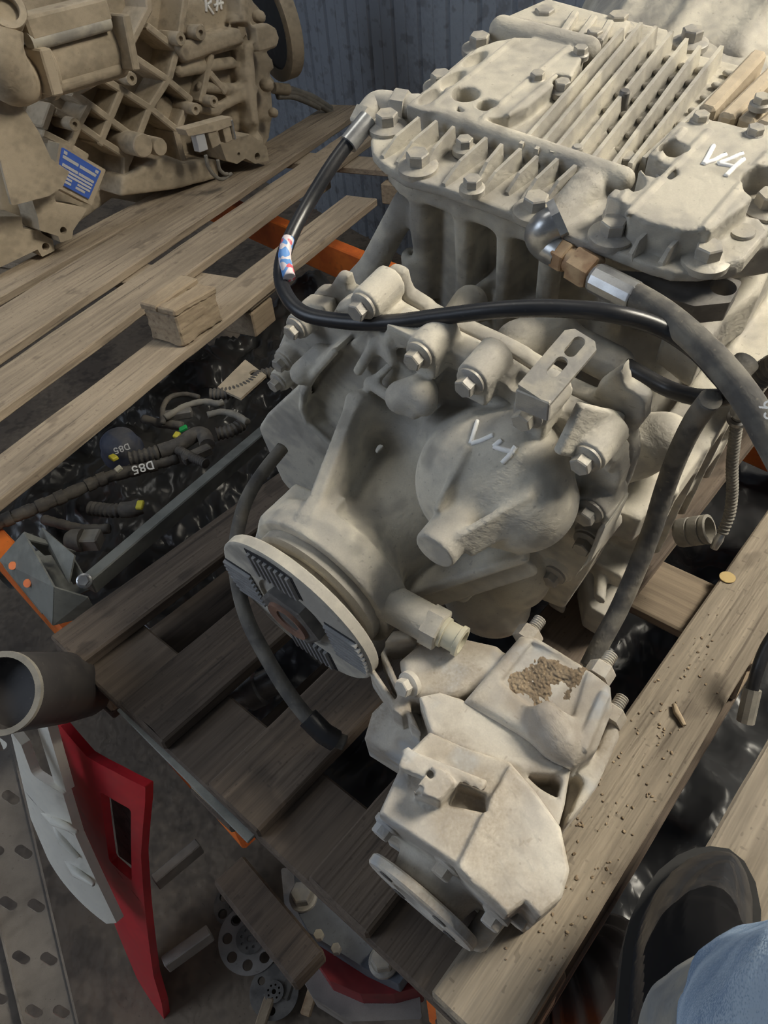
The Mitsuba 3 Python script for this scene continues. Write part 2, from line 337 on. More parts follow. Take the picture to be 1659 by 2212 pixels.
mat('brass_coin', princ((0.48, 0.36, 0.17), 0.45, 0.3))
mat('grey_engine', princ(dusty((0.13, 0.145, 0.165), (0.10, 0.11, 0.13), (0.05, 0.05, 0.055), sc=14), 0.6))
mat('yellow_plastic', princ((0.55, 0.48, 0.05), 0.5))
mat('green_plastic', princ((0.02, 0.32, 0.08), 0.4))
mat('blue_cap', princ(dusty((0.055, 0.065, 0.095), (0.04, 0.05, 0.08), (0.10, 0.095, 0.085), sc=30, stain_at=.5), 0.7))
mat('cream_plastic', princ((0.50, 0.47, 0.36), 0.5))
mat('sticker', princ(lambda p, n, uv: mix(mix((0.66, 0.60, 0.62), (0.12, 0.28, 0.6), sst(0.62, 0.66, noise(p.x*190, p.y*190, p.z*130))), (0.62, 0.12, 0.16), sst(0.66, 0.70, noise(p.x*190+9, p.y*190, p.z*130))), 0.4))
mat('pink', princ((0.55, 0.18, 0.32), 0.7))
def denim(p, n, uv):
    w = noise(p.x*1400+p.z*700, p.y*1400, p.z*1400)
    big = fbm(p.x*22, p.y*22, p.z*22, octaves=3)
    return mix((0.15, 0.215, 0.32), (0.33, 0.41, 0.50), sst(0.3, 0.7, big*0.6+w*0.4))
mat('denim', bump(lambda p, n, uv: noise(p.x*1200, p.y*1200, p.z*1200), 0.0006, princ(denim, 0.9, spec=0.1)))
mat('denim_dusty', princ(dusty((0.23, 0.225, 0.20), (0.17, 0.18, 0.185), (0.10, 0.11, 0.13), sc=30), 0.92))
def wood(ang, a, b, dark, seed, spots=0.66):
    ca, sa = math.cos(ang), math.sin(ang)
    def fn(p, n, uv):
        u, v, z = p.x*ca+p.y*sa, -p.x*sa+p.y*ca, p.z
        gr = fbm(u*5+seed, v*130, z*130, octaves=3)
        fine = noise(u*40, v*900, z*900)
        big = fbm(u*4.3+seed, v*9, z*9, octaves=3)
        c = mix(a, b, sst(0.3, 0.7, gr*0.55+big*0.45))
        c = mix(c, dark, sst(spots, spots+0.16, fbm(u*17+seed*3, v*26, z*20, octaves=3))*0.45)
        c = mix(c, dark, sst(0.86, 0.94, noise(u*170, v*220, z*200))*0.35)
        c = mix(c, dark, sst(0.72, 0.80, gr)*0.5)
        return c*(0.88+0.22*fine)
    return fn
def wgrain(ang):
    ca, sa = math.cos(ang), math.sin(ang)
    return lambda p, n, uv: fbm((p.x*ca+p.y*sa)*9, (-p.x*sa+p.y*ca)*300, p.z*300, octaves=2)
A2 = math.radians(14.5)
mat('wood', bump(wgrain(0), 0.0016, princ(wood(0, (0.27, 0.23, 0.178), (0.18, 0.152, 0.118), (0.07, 0.055, 0.043), 1.3), 0.85)))
mat('wood_dark', bump(wgrain(0), 0.0016, princ(wood(0, (0.135, 0.105, 0.08), (0.085, 0.066, 0.052), (0.035, 0.028, 0.023), 4.7, 0.6), 0.85)))
mat('wood_left', bump(wgrain(A2), 0.0016, princ(wood(A2, (0.37, 0.30, 0.22), (0.26, 0.21, 0.155), (0.11, 0.085, 0.063), 8.2, 0.68), 0.85)))
mat('wood_cross', bump(wgrain(math.pi/2), 0.0016, princ(wood(math.pi/2, (0.24, 0.19, 0.135), (0.16, 0.125, 0.09), (0.06, 0.047, 0.037), 2.9), 0.85)))
mat('wood_raw', princ(wood(A2, (0.37, 0.295, 0.205), (0.27, 0.21, 0.145), (0.12, 0.09, 0.06), 3.3), 0.85))
# ================================================================ setting
TB = np.array([0.27, 0.963, 0.0])                       # direction of the back beam and the sheet wall
NB = np.array([0.963, -0.27, 0.0])
wo = np.array([2.75, 2.3, -0.8]); wm = []
prof = []
for i in range(-14, 27):
    c = i*0.19
    prof += [(c-0.088, 0.004), (c-0.080, 0.022), (c-0.006, 0.022), (c-.003, .017), (c+.003, .017), (c+.006, .022), (c+0.080, 0.022), (c+0.088, 0.004)]
prof = np.array(prof); base = wo[None]+prof[:, :1]*TB-prof[:, 1:]*NB
v = np.vstack([base, base+[0, 0, 4.2]]); n = len(base); i = np.arange(n-1)
struct('wall_back', trimesh.Trimesh(v, np.vstack([np.stack([i, i+1, i+1+n], 1), np.stack([i, i+1+n, i+n], 1)]), process=False), 'wall_sheet')
nf = 60; gx, gy = np.meshgrid(np.linspace(-2.5, 5.0, nf), np.linspace(-2.5, 6.5, nf), indexing='ij')
gp = np.stack([gx, gy, 0*gx], -1); gp[..., 2] = -0.78+0.02*meshkit.fbm(gp*6, 3, 4)
ii, jj = np.meshgrid(np.arange(nf-1), np.arange(nf-1), indexing='ij'); a = ii*nf+jj
struct('floor', trimesh.Trimesh(gp.reshape(-1, 3), np.vstack([np.stack([a, a+nf, a+nf+1], -1).reshape(-1, 3), np.stack([a, a+nf+1, a+1], -1).reshape(-1, 3)]), process=False), 'floor_dirt', True)

# ================================================================ the gearbox in front
GB = thing('gearbox', 'pale dusty gearbox with white V4 marks and round toothed flange on the front pallet', 'gearbox')
GX = lambda pts, x: np.array([g(a, b, 0, x)[1:3] for a, b in pts])
GZ = lambda pts, z: np.array([g(a, b, 2, z)[:2] for a, b in pts])
def gpart(name, mesh, m, smooth=False, parent=GB, **kw):
    mesh = mesh.copy(); mesh.vertices = gw(mesh.vertices); return part(parent, name, mesh, m, smooth, **kw)
def gvol(name, vol, m, parent=GB, **kw): return part(parent, name, vol.mesh(gw), m, True, **kw)
def gm(c, z, x=(0.1, 1, 0.2)):                      # matrix: local frame standing on gearbox point c along gearbox direction z
    m = np.eye(4); m[:3, :3], m[:3, 3] = RG, OG; return m@zfr(c, z, x)
ZC = 0.2577

# ---- rear housing (towards the viewer)
fl = [(735, 668), (757, 632), (800, 616), (868, 645), (940, 690), (1050, 738), (1123, 778), (1208, 836), (1278, 868), (1329, 908), (1362, 956), (1366, 1000), (1350, 1052), (1322, 1110), (1312, 1165), (1285, 1215), (1235, 1290)]
FL = [tuple(p) for p in GX(fl, 0.28)]
bot = [(-0.13, -0.19), (-0.05, -0.225), (0.06, -0.22), (0.14, -0.18), (0.20, -0.10), (0.215, -0.02)]
lft = [tuple(p) for p in GX([(602, 838), (588, 790), (592, 755), (615, 700), (640, 662), (690, 672)], 0.25)]
OUT = FL+bot+lft
R = Vol((0.03, -0.29, -0.24), (0.31, 0.30, 0.28), 0.0026)
zr = lambda P: [(540+.56*x, 562+.56*y) for x, y in P]
R.ext(OUT, 0, 0.257, 0.280, r=0.005)
# lobe on the left, and the recessed face inside it
R.ext(GX(zr([(28, 650), (60, 600), (115, 548), (190, 480), (240, 390), (325, 345), (330, 360), (250, 440), (212, 510), (205, 570), (225, 625), (330, 720), (420, 830), (350, 960), (160, 900), (120, 850)]), 0.224), 0, 0.224, 0.27, r=0.006, k=0.003)
R.ext(GX(zr([(326, 360), (372, 330), (480, 250), (640, 330), (730, 440), (640, 700), (480, 780), (330, 725), (222, 626), (202, 570), (208, 508), (248, 438)]), 0.246), 0, 0.246, 0.27, r=0.002, k=0.002)
rim = zr([(326, 352), (250, 438), (210, 508), (203, 572), (224, 628), (330, 724)])
for a_, b_ in zip(rim[:-1], rim[1:]):
    R.cap(g(*a_, 0, 0.2235), g(*b_, 0, 0.2235), 0.0045, k=0.003)
    R.cap(g(a_[0]+9, a_[1]+3, 0, 0.245), g(b_[0]+9, b_[1]+3, 0, 0.245), 0.0055, k=0.001, cut=True)
# neck: a flared ring carried by a narrower barrel, with a flat block on its left shoulder
R.cyl((0.045, 0.0, 0.0), (0.085, 0.0, 0.0), 0.094, 0.092, k=0.01)
R.cyl((0.070, 0.0, 0.0), (0.125, 0.005, 0.0), 0.090, 0.055, k=0.016)
R.cyl((0.11, 0.0, -0.005), (0.262, -0.03, -0.03), 0.060, 0.105, k=0.012)
R.ext(GX(zr([(12, 1075), (35, 998), (100, 1030), (225, 1065), (240, 1150), (200, 1280), (120, 1250)]), 0.05), 0, 0.05, 0.112, r=0.005, k=0.012)
R.cyl((0.030, 0, 0), (0.07, 0, 0), 0.078, cut=True)
# flat rib running up from the neck
ra, rb_ = g(683, 1120, 0, 0.072), g(785, 855, 0, 0.215)
R.bar(ra-[0, 0, .03], rb_-[0, 0, .03], 0.017, 0.075, up=(-0.55, 0, 0.8), rnd=0.003, k=0.012)
R.cap(rb_-[0, 0, .012], g(850, 895, 0, 0.235)-np.array([0, 0, .01]), 0.016, 0.022, k=0.02)
R.ell((0.245, 0.062, 0.0), 0.026, k=0.01)
# dome with the plug boss
R.ell(g(1045, 1030, 0, 0.212), (0.075, 0.070, 0.072), k=0.01)
R.cap(g(1120, 985, 0, 0.225), g(1128, 1075, 0, 0.205), 0.048, 0.056, k=0.014)
R.cap(g(975, 935, 0, 0.24), g(1030, 985, 0, 0.225), 0.030, 0.05, k=0.012)
R.cap(g(930, 955, 0, 0.235), g(850, 905, 0, 0.238), 0.028, 0.020, k=0.02)
cc = g(937, 1192, 0, 0.100)
R.cyl(cc, cc+[0.09, 0, 0.0], 0.0225, 0.024, rnd=0.002, k=0.008)
R.bar(cc+[0.02, -0.020, 0.004], cc+[0.085, -0.058, 0.03], 0.008, 0.034, up=(0, 0.4, 1), k=0.006)
R.bar(cc+[0.035, 0.018, 0.008], cc+[0.095, 0.024, 0.04], 0.007, 0.04, up=(0, 0.0, 1), k=0.008)
# lower lobes and strut
R.ell(g(1050, 1290, 0, 0.215), (0.05, 0.062, 0.055), k=0.012)
R.ell(g(985, 1350, 0, 0.215), (0.035, 0.06, 0.04), k=0.008)
R.ell(g(1120, 1245, 0, 0.235), (0.04, 0.04, 0.05), k=0.012)
R.bar(g(838, 1284, 0, 0.095), g(1142, 1180, 0, 0.185), 0.038, 0.014, up=(0.3, 0, 1), rnd=0.004, k=0.006)
R.bar(g(838, 1290, 0, 0.095)-np.array([0, 0, .02]), g(1142, 1185, 0, 0.185)-np.array([0, 0, .02]), 0.012, 0.05, up=(0.2, 0, 1), rnd=0.004, k=0.01)
R.cap(g(1000, 1285, 0, 0.150), g(1012, 1272, 0, 0.18), 0.009, 0.010, k=0.006)
# lobed boss and finger above the recessed face
R.cap(g(868, 858, 0, 0.215), g(905, 850, 0, 0.222), 0.018, 0.020, k=0.008)
R.cap(g(905, 855, 0, 0.218), g(918, 872, 0, 0.214), 0.014, 0.013, k=0.006)
R.cap(g(800, 828, 0, 0.226), g(895, 893, 0, 0.206), 0.0065, 0.0065, k=0.006)
R.cap(g(775, 800, 0, 0.234), g(808, 745, 0, 0.242), 0.006, 0.006, k=0.008)
R.cap(g(800, 830, 0, 0.228), g(845, 788, 0, 0.240), 0.0055, 0.004, k=0.008)
# bolt bosses on the flange
BS = [(786, 660, .238), (907, 765, .228), (1018, 822, .226), (1143, 893, .218), (1268, 988, .226), (1275, 1102, .240), (1268, 1168, .248), (1198, 1240, .25)]
LBS = [(640, 708, .236), (612, 780, .240), (602, 824, .242)]
for i, (x, y, xx) in enumerate(BS):
    c = g(x, y, 0, xx); R.cyl(c, c+[0.045, 0, 0], 0.0172, 0.019, rnd=0.002, k=0.006)
    if i < 4: R.bar(c+[.004, 0, -.018], c+[.04, 0, -.018], .030, .03, k=.004)
for x, y, xx in LBS: c = g(x, y, 0, xx); R.cyl(c, c+[0.035, 0, 0], 0.0155, 0.017, rnd=0.002, k=0.004)
# top ledge above the bolts
LED = [(757, 640), (800, 618), (868, 648), (1050, 740), (1208, 838), (1330, 910), (1362, 958), (1345, 985), (1310, 935), (1215, 880), (1040, 775), (900, 705), (800, 660)]
R.ext(GX(LED, 0.28), 0, 0.250, 0.280, r=0.004, k=0.004)
R.ext(GX([(845, 690), (905, 720), (900, 745), (838, 742)], 0.245), 0, 0.236, 0.27, r=0.003, k=0.004)
R.bar(g(1225, 925, 0, 0.222), g(1322, 945, 0, 0.268), 0.010, 0.05, up=(0.3, 0.2, 1), k=0.006)
R.bar(g(848, 762, 0, .232), g(800, 712, 0, .262), 0.010, 0.035, up=(0, 0, 1), k=0.006)
R.ext(GX([(1330, 1090), (1300, 1165), (1275, 1200), (1310, 1165), (1345, 1085)], 0.262), 0, 0.225, 0.28, r=0.003, k=0.004)
# boss on the left rim
R.cap(g(692, 762, 0, 0.242), g(652, 806, 0, 0.222), 0.0115, 0.0145, k=0.006)
R.cyl(g(1107, 838, 0, 0.25), g(1107, 838, 0, 0.25)+[.02, 0, 0], 0.0065, k=0.001, cut=True)
RH = gvol('rear_housing', R, 'dust_cast')
# dark seam at the split line: the main housing starts 2 mm behind
# ---- main housing
MH = Vol((0.275, -0.30, -0.30), (0.90, 0.27, 0.262), 0.0042)
tab = GX([(690, 668), (735, 592), (752, 605), (765, 668), (800, 612), (838, 578), (868, 590), (885, 650), (930, 665), (960, 690)], 0.285)
MH.ext(OUT, 0, 0.2825, 0.302, r=0.004)
MH.ext([tuple(p) for p in GX([(672, 675), (700, 640), (728, 592), (748, 600), (762, 660), (740, 720)], 0.285)], 0, 0.2825, 0.300, r=0.005)
MH.ext([tuple(p) for p in GX([(800, 640), (815, 600), (842, 577), (868, 588), (884, 640), (920, 660), (900, 700)], 0.285)], 0, 0.2825, 0.298, r=0.005)
MH.ext([tuple(p) for p in GX([(1275, 870), (1292, 828), (1345, 790), (1352, 830), (1398, 860), (1395, 905), (1368, 940), (1330, 915)], 0.285)], 0, 0.2825, 0.30, r=0.004)
MH.cyl((0.30, 0, -0.135), (0.50, 0, -0.125), 0.155, 0.16, k=0.006); MH.cyl((0.48, 0, -0.09), (0.87, 0, -0.05), 0.19, 0.225, k=0.006)
MH.ell((0.36, -0.19, 0.06), (0.05, 0.04, 0.035), k=0.02)
MH.ell((0.37, -0.225, 0.085), (0.03, 0.03, 0.03), k=0.02)
# tower under the cover
MH.ext([(0.49, 0.182), (0.86, 0.185), (0.86, -0.215), (0.60, -0.215), (0.56, -0.13), (0.475, -0.06), (0.452, 0.02), (0.452, 0.12), (0.47, 0.17)], 2, -0.05, 0.248, r=0.012, k=0.012)
MH.ext([(0.425, 0.17), (0.44, 0.20), (0.70, 0.20), (0.86, 0.20), (0.86, -0.235), (0.52, -0.235), (0.46, -0.18), (0.43, -0.05)], 2, 0.205, 0.246, r=0.006, k=0.006)
for yy in (0.15, 0.085, 0.03, -0.025, -0.09): MH.cyl((0.452 if yy > -.05 else .50, yy, 0.05), (0.440 if yy > -.05 else .47, yy, 0.246), 0.014, 0.016, k=0.010)
for yy in (0.055, 0.0): MH.ext([(yy-.016, .11), (yy+.016, .11), (yy+.016, .20), (yy-.016, .20)], 0, .42, .475, r=.006, cut=True)
# flared foot on the left of the tower
MH.cap((0.46, 0.19, 0.17), (0.40, 0.225, 0.06), 0.016, 0.02, k=0.03)
MH.cap((0.40, 0.225, 0.06), (0.33, 0.26, 0.0), 0.02, 0.02, k=0.03)
MH.ext([(0.33, 0.15), (0.46, 0.15), (0.46, 0.22), (0.33, 0.22)], 2, -0.08, -0.01, r=0.02, k=0.03)
# posts in the valley
for x, y, zz in ((893, 548, 0.115), (1100, 578, 0.125)):
    c = g(x, y, 2, zz); MH.cyl(c, c+[0, 0, -0.13], 0.0150, 0.020, k=0.012); MH.cyl(c+[0, 0, .01], c+[0, 0, -0.02], 0.0055, k=0.001, cut=True)
MH.bar(g(1090, 620, 2, .09), g(1020, 665, 2, 0.09), 0.012, 0.06, k=0.012)
# pipe bosses on the flange top
MH.cap(g(1015, 655, 2, 0.165), g(985, 700, 2, 0.165), 0.020, 0.020, k=0.01)
MH.cap(g(1190, 720, 2, 0.17), g(1120, 745, 2, 0.17), 0.026, 0.026, k=0.012)
MH.cap(g(1190, 720, 2, 0.16), g(1330, 790, 2, 0.16), 0.020, 0.020, k=0.012)
# side ribs and rail on the right
MH.ext(np.array([(0.30, -0.245), (0.37, -0.26), (0.86, -0.26), (0.86, -0.20), (0.30, -0.20)]), 2, -0.02, 0.03, r=0.004)
MH.ext(np.array([(0.31, -0.25), (0.86, -0.27), (0.86, -0.20), (0.31, -0.20)]), 2, -0.14, -0.11, r=0.004)
for xx in (0.36, 0.44, 0.52, 0.60, 0.68, 0.76): MH.bar((xx, -0.235, 0.03), (xx-0.01, -0.235, -0.20), 0.010, 0.055, up=(0, 1, 0), rnd=0.003, k=0.006)
MH.cyl(g(1405, 945, 2, 0.07), g(1365, 985, 2, 0.07), 0.026, 0.028, k=0.01)
MH.cyl(g(1412, 940, 2, 0.07), g(1385, 965, 2, 0.07), 0.017, k=0.002, cut=True)
MH.ext(GZ([(1440, 700), (1520, 760), (1560, 700), (1640, 640), (1700, 500), (1500, 560)], 0.16), 2, 0.10, 0.17, r=0.01)
for P, z in (([(1180, 1250), (1235, 1232), (1240, 1300), (1218, 1385), (1185, 1402), (1168, 1310)], -.135), ([(1225, 1290), (1262, 1300), (1302, 1350), (1272, 1432), (1232, 1392)], -.15), ([(1258, 1240), (1340, 1195), (1405, 1175), (1350, 1285), (1292, 1395), (1275, 1330)], -.16)):
    MH.ext(GZ(P, z), 2, -.22, z, r=.006, k=.006)
for a_, b_ in (((1205, 1240), (1200, 1400)), ((1250, 1290), (1262, 1425)), ((1300, 1215), (1290, 1380))): MH.cap(g(*a_, 2, -.13), g(*b_, 2, -.13), .009, .006, k=.008)
gvol('main_housing', MH, 'dust_cover')

# ---- output flange
OF = gpart('output_flange', lathe([(0.020, 0.004), (0.052, 0.004), (0.052, -0.0), (0.066, -0.0005), (0.103, -0.0005), (0.106, 0.002), (0.106, 0.0125), (0.1045, 0.0145), (0.070, 0.0145), (0.060, 0.040), (0.020, 0.040), (0.020, 0.004)], 96, (1, 0, 0)), 'dust_cast', 40)
gpart('flange_ring', lathe([(0.060, 0.052), (0.080, 0.052), (0.083, 0.044), (0.083, 0.034), (0.078, 0.030), (0.060, 0.032), (0.060, 0.052)], 64, (1, 0, 0)), 'dust_cast', 40, OF)
nut = hexprism(0.043, 0.016, 0.1); gpart('hub_nut', cat([nut]).apply_transform(zfr((0.006, 0, 0), (-1, 0, 0))), 'steel_dark', False, OF)
gpart('hub_socket', lathe([(0.0, 0.010), (0.014, 0.010), (0.016, -0.012), (0.027, -0.014), (0.029, -0.008), (0.029, 0.0), (0.0, 0.01)], 32, (1, 0, 0), (0, 0, 0)), 'rust', 40, OF)
# serrations: four sectors of teeth on dark ground
ang0 = math.atan2(*(g(500, 1235, 0, 0)[1:3][::-1]))
for q in range(4):
    a0 = ang0+q*math.pi/2; er = np.array([0, math.cos(a0), math.sin(a0)]); et = np.array([0, -math.sin(a0), math.cos(a0)])
    hw = 0.034; r0 = 0.056
    gpart('tooth_ground', trimesh.convex.convex_hull(np.array([et*s*hw+er*r+np.array([x, 0, 0]) for s in (-1, 1) for r, x in ((r0, -.0012), (math.sqrt(.1032**2-hw**2), -.0012), (r0, .002), (math.sqrt(.1032**2-hw**2), .002))]+[er*.1032+np.array([x, 0, 0]) for x in (-.0012, .002)]+[er*.0995+et*t*hw*.5+np.array([x, 0, 0]) for t in (-1, 1) for x in (-.0012, .002)])), 'steel_black', False, OF)
    for i in range(8):
        u = (i-3.5)*0.0080; t = et*u; r1 = math.sqrt(0.1034**2-u*u) if q % 2 == 0 else 0.094
        gpart('flange_tooth', trimesh.convex.convex_hull(np.array([t+er*r+et*s*w+np.array([x, 0, 0]) for r in (r0, r1) for s in (-1, 1) for x, w in ((.0, .0026), (-.0048, .0016))])), 'steel_tooth', False, OF)
oc = g(735, 1428, 0, 0.046)
gpart('lower_cover', lathe([(0, -.012), (.028, -.012), (.042, -.004), (.044, .004), (.052, .006), (.052, .014), (.042, .018), (.042, .08), (0, .08)], 48, (1, 0, 0), oc), 'dust_cast', 35)
# ---- top cover
TCm = [(800, 300), (804, 330), (823, 351), (875, 385), (955, 405), (1020, 428), (1098, 457), (1170, 489), (1230, 509), (1322, 540), (1411, 575), (1457, 588), (1515, 589), (1590, 577), (1640, 520), (1760, 400), (1800, 300), (1640, 150), (1604, 141), (1364, 81), (1270, 120), (1190, 100), (1082, 72), (1030, 99), (875, 226)]
V = Vol((0.38, -0.33, 0.225), (0.93, 0.25, 0.315), 0.0024)
V.ext(GZ(TCm, ZC), 2, ZC-0.012, ZC, r=0.003)
cl, cr = g(905, 240, 2, ZC+.012), g(1345, 388, 2, ZC+.012)
V.cap(cl, cr, 0.012, 0.0125, k=0.006)
V.ext(GZ([(905, 246), (1345, 392), (1360, 372), (1300, 262), (1228, 122), (1100, 76), (1030, 98), (880, 224)], ZC+.006), 2, ZC-.01, ZC+0.006, r=0.003)
V.cap(g(1085, 66, 2, ZC+.015), g(1268, 112, 2, ZC+.015), 0.017, k=0.006)
V.ext(GZ([(1090, 60), (1330, 110), (1360, 70), (1180, 20)], ZC), 2, ZC, ZC+0.014, r=0.004)
# left plate and V4 plate
PL = [(914, 238), (957, 241), (978, 240), (990, 228), (1003, 238), (998, 254), (1043, 258), (1057, 254), (1080, 250), (1098, 249), (1141, 228), (1198, 180), (1180, 174), (1201, 158), (1235, 164), (1264, 111), (1228, 99), (1165, 81), (1120, 79), (1071, 87), (1029, 102), (878, 226)]
V.ext(GZ(PL, ZC+.024), 2, ZC, ZC+0.024, r=0.0018, k=0.002)
PV = [(1401, 332), (1420, 346), (1460, 363), (1466, 374), (1452, 384), (1435, 384), (1377, 372), (1345, 390), (1311, 420), (1340, 438), (1358, 442), (1362, 460), (1395, 477), (1469, 495), (1521, 495), (1537, 498), (1570, 470), (1612, 440), (1680, 370), (1790, 250), (1607, 273), (1558, 261), (1521, 252), (1480, 262), (1470, 258)]
V.ext(GZ(PV, ZC+.032), 2, ZC, ZC+0.032, r=0.0018, k=0.002)
# raised lines on both plates
for z, ls in ((ZC+.024, [(939, 224, 1111, 86), (1043, 256, 1228, 102), (1098, 249, 1200, 165)]), (ZC+.032, [(1356, 461, 1530, 283), (1520, 493, 1659, 330), (1340, 432, 1383, 374), (1420, 344, 1475, 280)])):
    for a, b, c, d in ls: V.cap(g(a, b, 2, z), g(c, d, 2, z), 0.003, k=0.003)
for x, y in ((931, 205), (978, 168), (1026, 125)): V.ell(g(x, y, 2, ZC+.024), (0.022, 0.010, 0.016), k=0.003, cut=True)
for x, y, rr in ((1050, 265, .012), (1005, 242, .016), (1650, 455, .03), (1440, 378, .014), (1345, 448, .016)): V.cyl(g(x, y, 2, ZC+.003), g(x, y, 2, ZC+.003)+[0, 0, .05], rr, k=0.002, cut=True)
# soft shoulder over the elbow fitting
V.cap(g(1262, 415, 2, ZC+.002), g(1200, 478, 2, ZC-.004), 0.020, 0.014, k=0.012)
V.ext(GZ([(1540, 520), (1600, 468), (1640, 470), (1659, 500), (1610, 560), (1560, 570)], ZC+.006), 2, ZC-.01, ZC+.006, r=.003)
TC = gvol('top_cover', V, 'dust_cover')
# cooling fins: short ones at the front, long ones over the middle
finL = [((905, 254), (826, 336)), ((943, 262), (858, 350)), ((980, 274), (910, 368)), ((1050, 298), (958, 396)), ((1084, 312), (1030, 392)), ((1124, 322), (1035, 420)), ((1160, 338), (1095, 415)), ((1204, 344), (1128, 430)), ((1243, 358), (1180, 428)), ((1290, 372), (1215, 455)), ((1398, 500), (1362, 548)), ((1464, 516), (1428, 566))]
for a, b in finL:
    p, q = g(*a, 2, ZC+.020), g(*b, 2, ZC+.003); e = (q-p); e[2] = 0; e /= np.linalg.norm(e); nrm = np.array([-e[1], e[0], 0])
    P = []
    for s in (-1, 1):
        for c, zz, w in ((p, ZC+.021, .0020), (p+(q-p)*.62, ZC+.0155, .0018), (q, ZC+.003, .0020), (p, ZC-.004, .0042), (q, ZC-.004, .0042)): P.append([*(c+nrm*s*w)[:2], zz])
    gpart('cooling_fin', trimesh.convex.convex_hull(np.array(P)), 'dust_cover', False, TC)
finM = [((1158, 322), (1385, 48)), ((1192, 328), (1418, 55)), ((1238, 335), (1452, 66)), ((1280, 340), (1484, 82)), ((1325, 352), (1512, 98)), ((1362, 352), (1560, 98)), ((1392, 340), (1640, 112))]
nubs = []
prev = None
for i, (a, b) in enumerate([((1125, 310), (1345, 60))]+finM):
    p, q = g(*a, 2, ZC+.022), g(*b, 2, ZC+.022); e = q-p; e[2] = 0; L = np.linalg.norm(e); e /= L; nrm = np.array([-e[1], e[0], 0])
    P = [[*(c+nrm*s*w)[:2], zz] for s in (-1, 1) for c in (p, q) for zz, w in ((ZC+.022, .0022), (ZC+.012, .0034), (ZC-.003, .0052))]
    gpart('cooling_fin', trimesh.convex.convex_hull(np.array(P)), 'dust_cover', False, TC)
    if prev is not None:
        for k in range(8):
            t = (k+0.6)/8.3; c = (prev[0]+(prev[1]-prev[0])*t+p+(q-p)*t)/2; c[2] = ZC+.004
            m = trimesh.creation.icosphere(1, 1.0); m.apply_scale([.0055, .0065, .0035]); m.apply_translation(c); nubs.append(m)
    prev = (p, q)
gpart('cast_nubs', cat(nubs), 'dust_cover', True, TC, stuff=True)
for a, b in (((1212, 78), (1243, 30)), ((1250, 86), (1283, 40)), ((1292, 94), (1318, 50)), ((1524, 245), (1640, 120)), ((1566, 262), (1690, 140)), ((1608, 270), (1730, 160)), ((1645, 280), (1770, 180))):
    far = a[0] > 1500
    p, q = g(*a, 2, ZC+.02), g(*b, 2, ZC+.02); gpart('cooling_fin', beam(p-[0, 0, .008], q-[0, 0, .008], .018 if far else .010, .03 if far else .026, bev=.004), 'dust_brown' if far else 'dust_cover', False, TC)
gpart('cast_disc', lathe([(0, 0), (.0125, 0), (.0125, .002), (.0115, .0032), (0, .0032)], 28, (0, 0, 1), g(1602, 503, 2, ZC+.006)), 'steel_bolt', 40, TC)
# ---- bell housing behind the cover
B = Vol((0.80, -0.45, -0.45), (1.30, 0.45, 0.46), 0.0075)
B.cyl((0.83, -0.03, -0.04), (1.24, -0.03, -0.04), 0.285, 0.40, k=0.01)
B.cyl((0.90, -0.03, -0.04), (1.27, -0.03, -0.04), 0.25, 0.37, k=0.01, cut=True)
B.cyl((1.20, -0.03, -0.04), (1.235, -0.03, -0.04), 0.405, 0.41, k=0.01)
for dx in (-0.62, -0.35, -0.05, 0.25, 0.6):
    s, c = math.sin(dx), math.cos(dx)
    B.cap((0.84, -0.03+0.287*s, -0.04+0.287*c), (1.22, -0.03+0.398*s, -0.04+0.398*c), 0.011, 0.011, k=0.02)
gvol('bell_housing', B, 'dust_cover')

# ---- bolts
_shared['big'] = mikit.ply(bolt_mesh(0.0130, 0.0125, 0.0225, 0.006), None, 30)
_shared['mid'] = mikit.ply(bolt_mesh(0.0095, 0.009, 0.0135, 0.004), None, 30)
_shared['midx'] = mikit.ply(bolt_mesh(0.0102, 0.0105, 0.0150, 0.005), None, 30)
_shared['small'] = mikit.ply(bolt_mesh(0.0085, 0.007, 0.0105, 0.003), None, 30)
rb = random.Random(5)
def gbolt(c, z, kind, m='steel_bolt', parent=GB, name='bolt'):
    a = rb.uniform(0, 2*math.pi); z = np.array(z, float)
    x = np.cross(z, [0.3, 0.5, 0.8]); y = np.cross(z, x); return copy_part(parent, name, kind, m, gm(c, z, np.cos(a)*x/np.linalg.norm(x)+np.sin(a)*y/np.linalg.norm(y)))
for x, y in ((837, 276), (903, 362), (1035, 107), (953, 190), (1174, 50), (1331, 62), (1490, 95), (1155, 457), (1320, 510), (1523, 563), (1653, 452)): gbolt(g(x, y, 2, ZC+.001), (0, 0, 1), 'big')
for x, y, dz in ((1003, 322, .006), (1078, 278, .002), (1020, 408, .01), (1213, 198, .012), (1352, 360, .004), (1332, 464, .006), (1282, 88, .016)): gbolt(g(x, y, 2, ZC+dz), (0, 0, 1), 'mid')
for x, y, dz in ((1160, 174, .022), (1253, 119, .022), (1511, 264, .030), (1628, 293, .030), (1437, 379, .016), (1641, 226, .034)): gbolt(g(x, y, 2, ZC+dz), (0, 0, 1), 'small')
for x, y, zz in ((1244, 342, .01), (1345, 222, .012)): gpart('locating_pin', lathe([(0, -.01), (.006, -.01), (.006, .012), (.0045, .014), (0, .014)], 16, (0, 0, 1), g(x, y, 2, ZC+zz)), 'steel_dark' if x > 1300 else 'dust_cover', 30)
for x, y, xx in BS: gbolt(g(x, y, 0, xx)+[-.0005, 0, 0], (-1, 0, 0), 'midx')
for x, y, xx in LBS: gbolt(g(x, y, 0, xx)+[-.0005, 0, 0], (-1, 0, 0), 'mid')
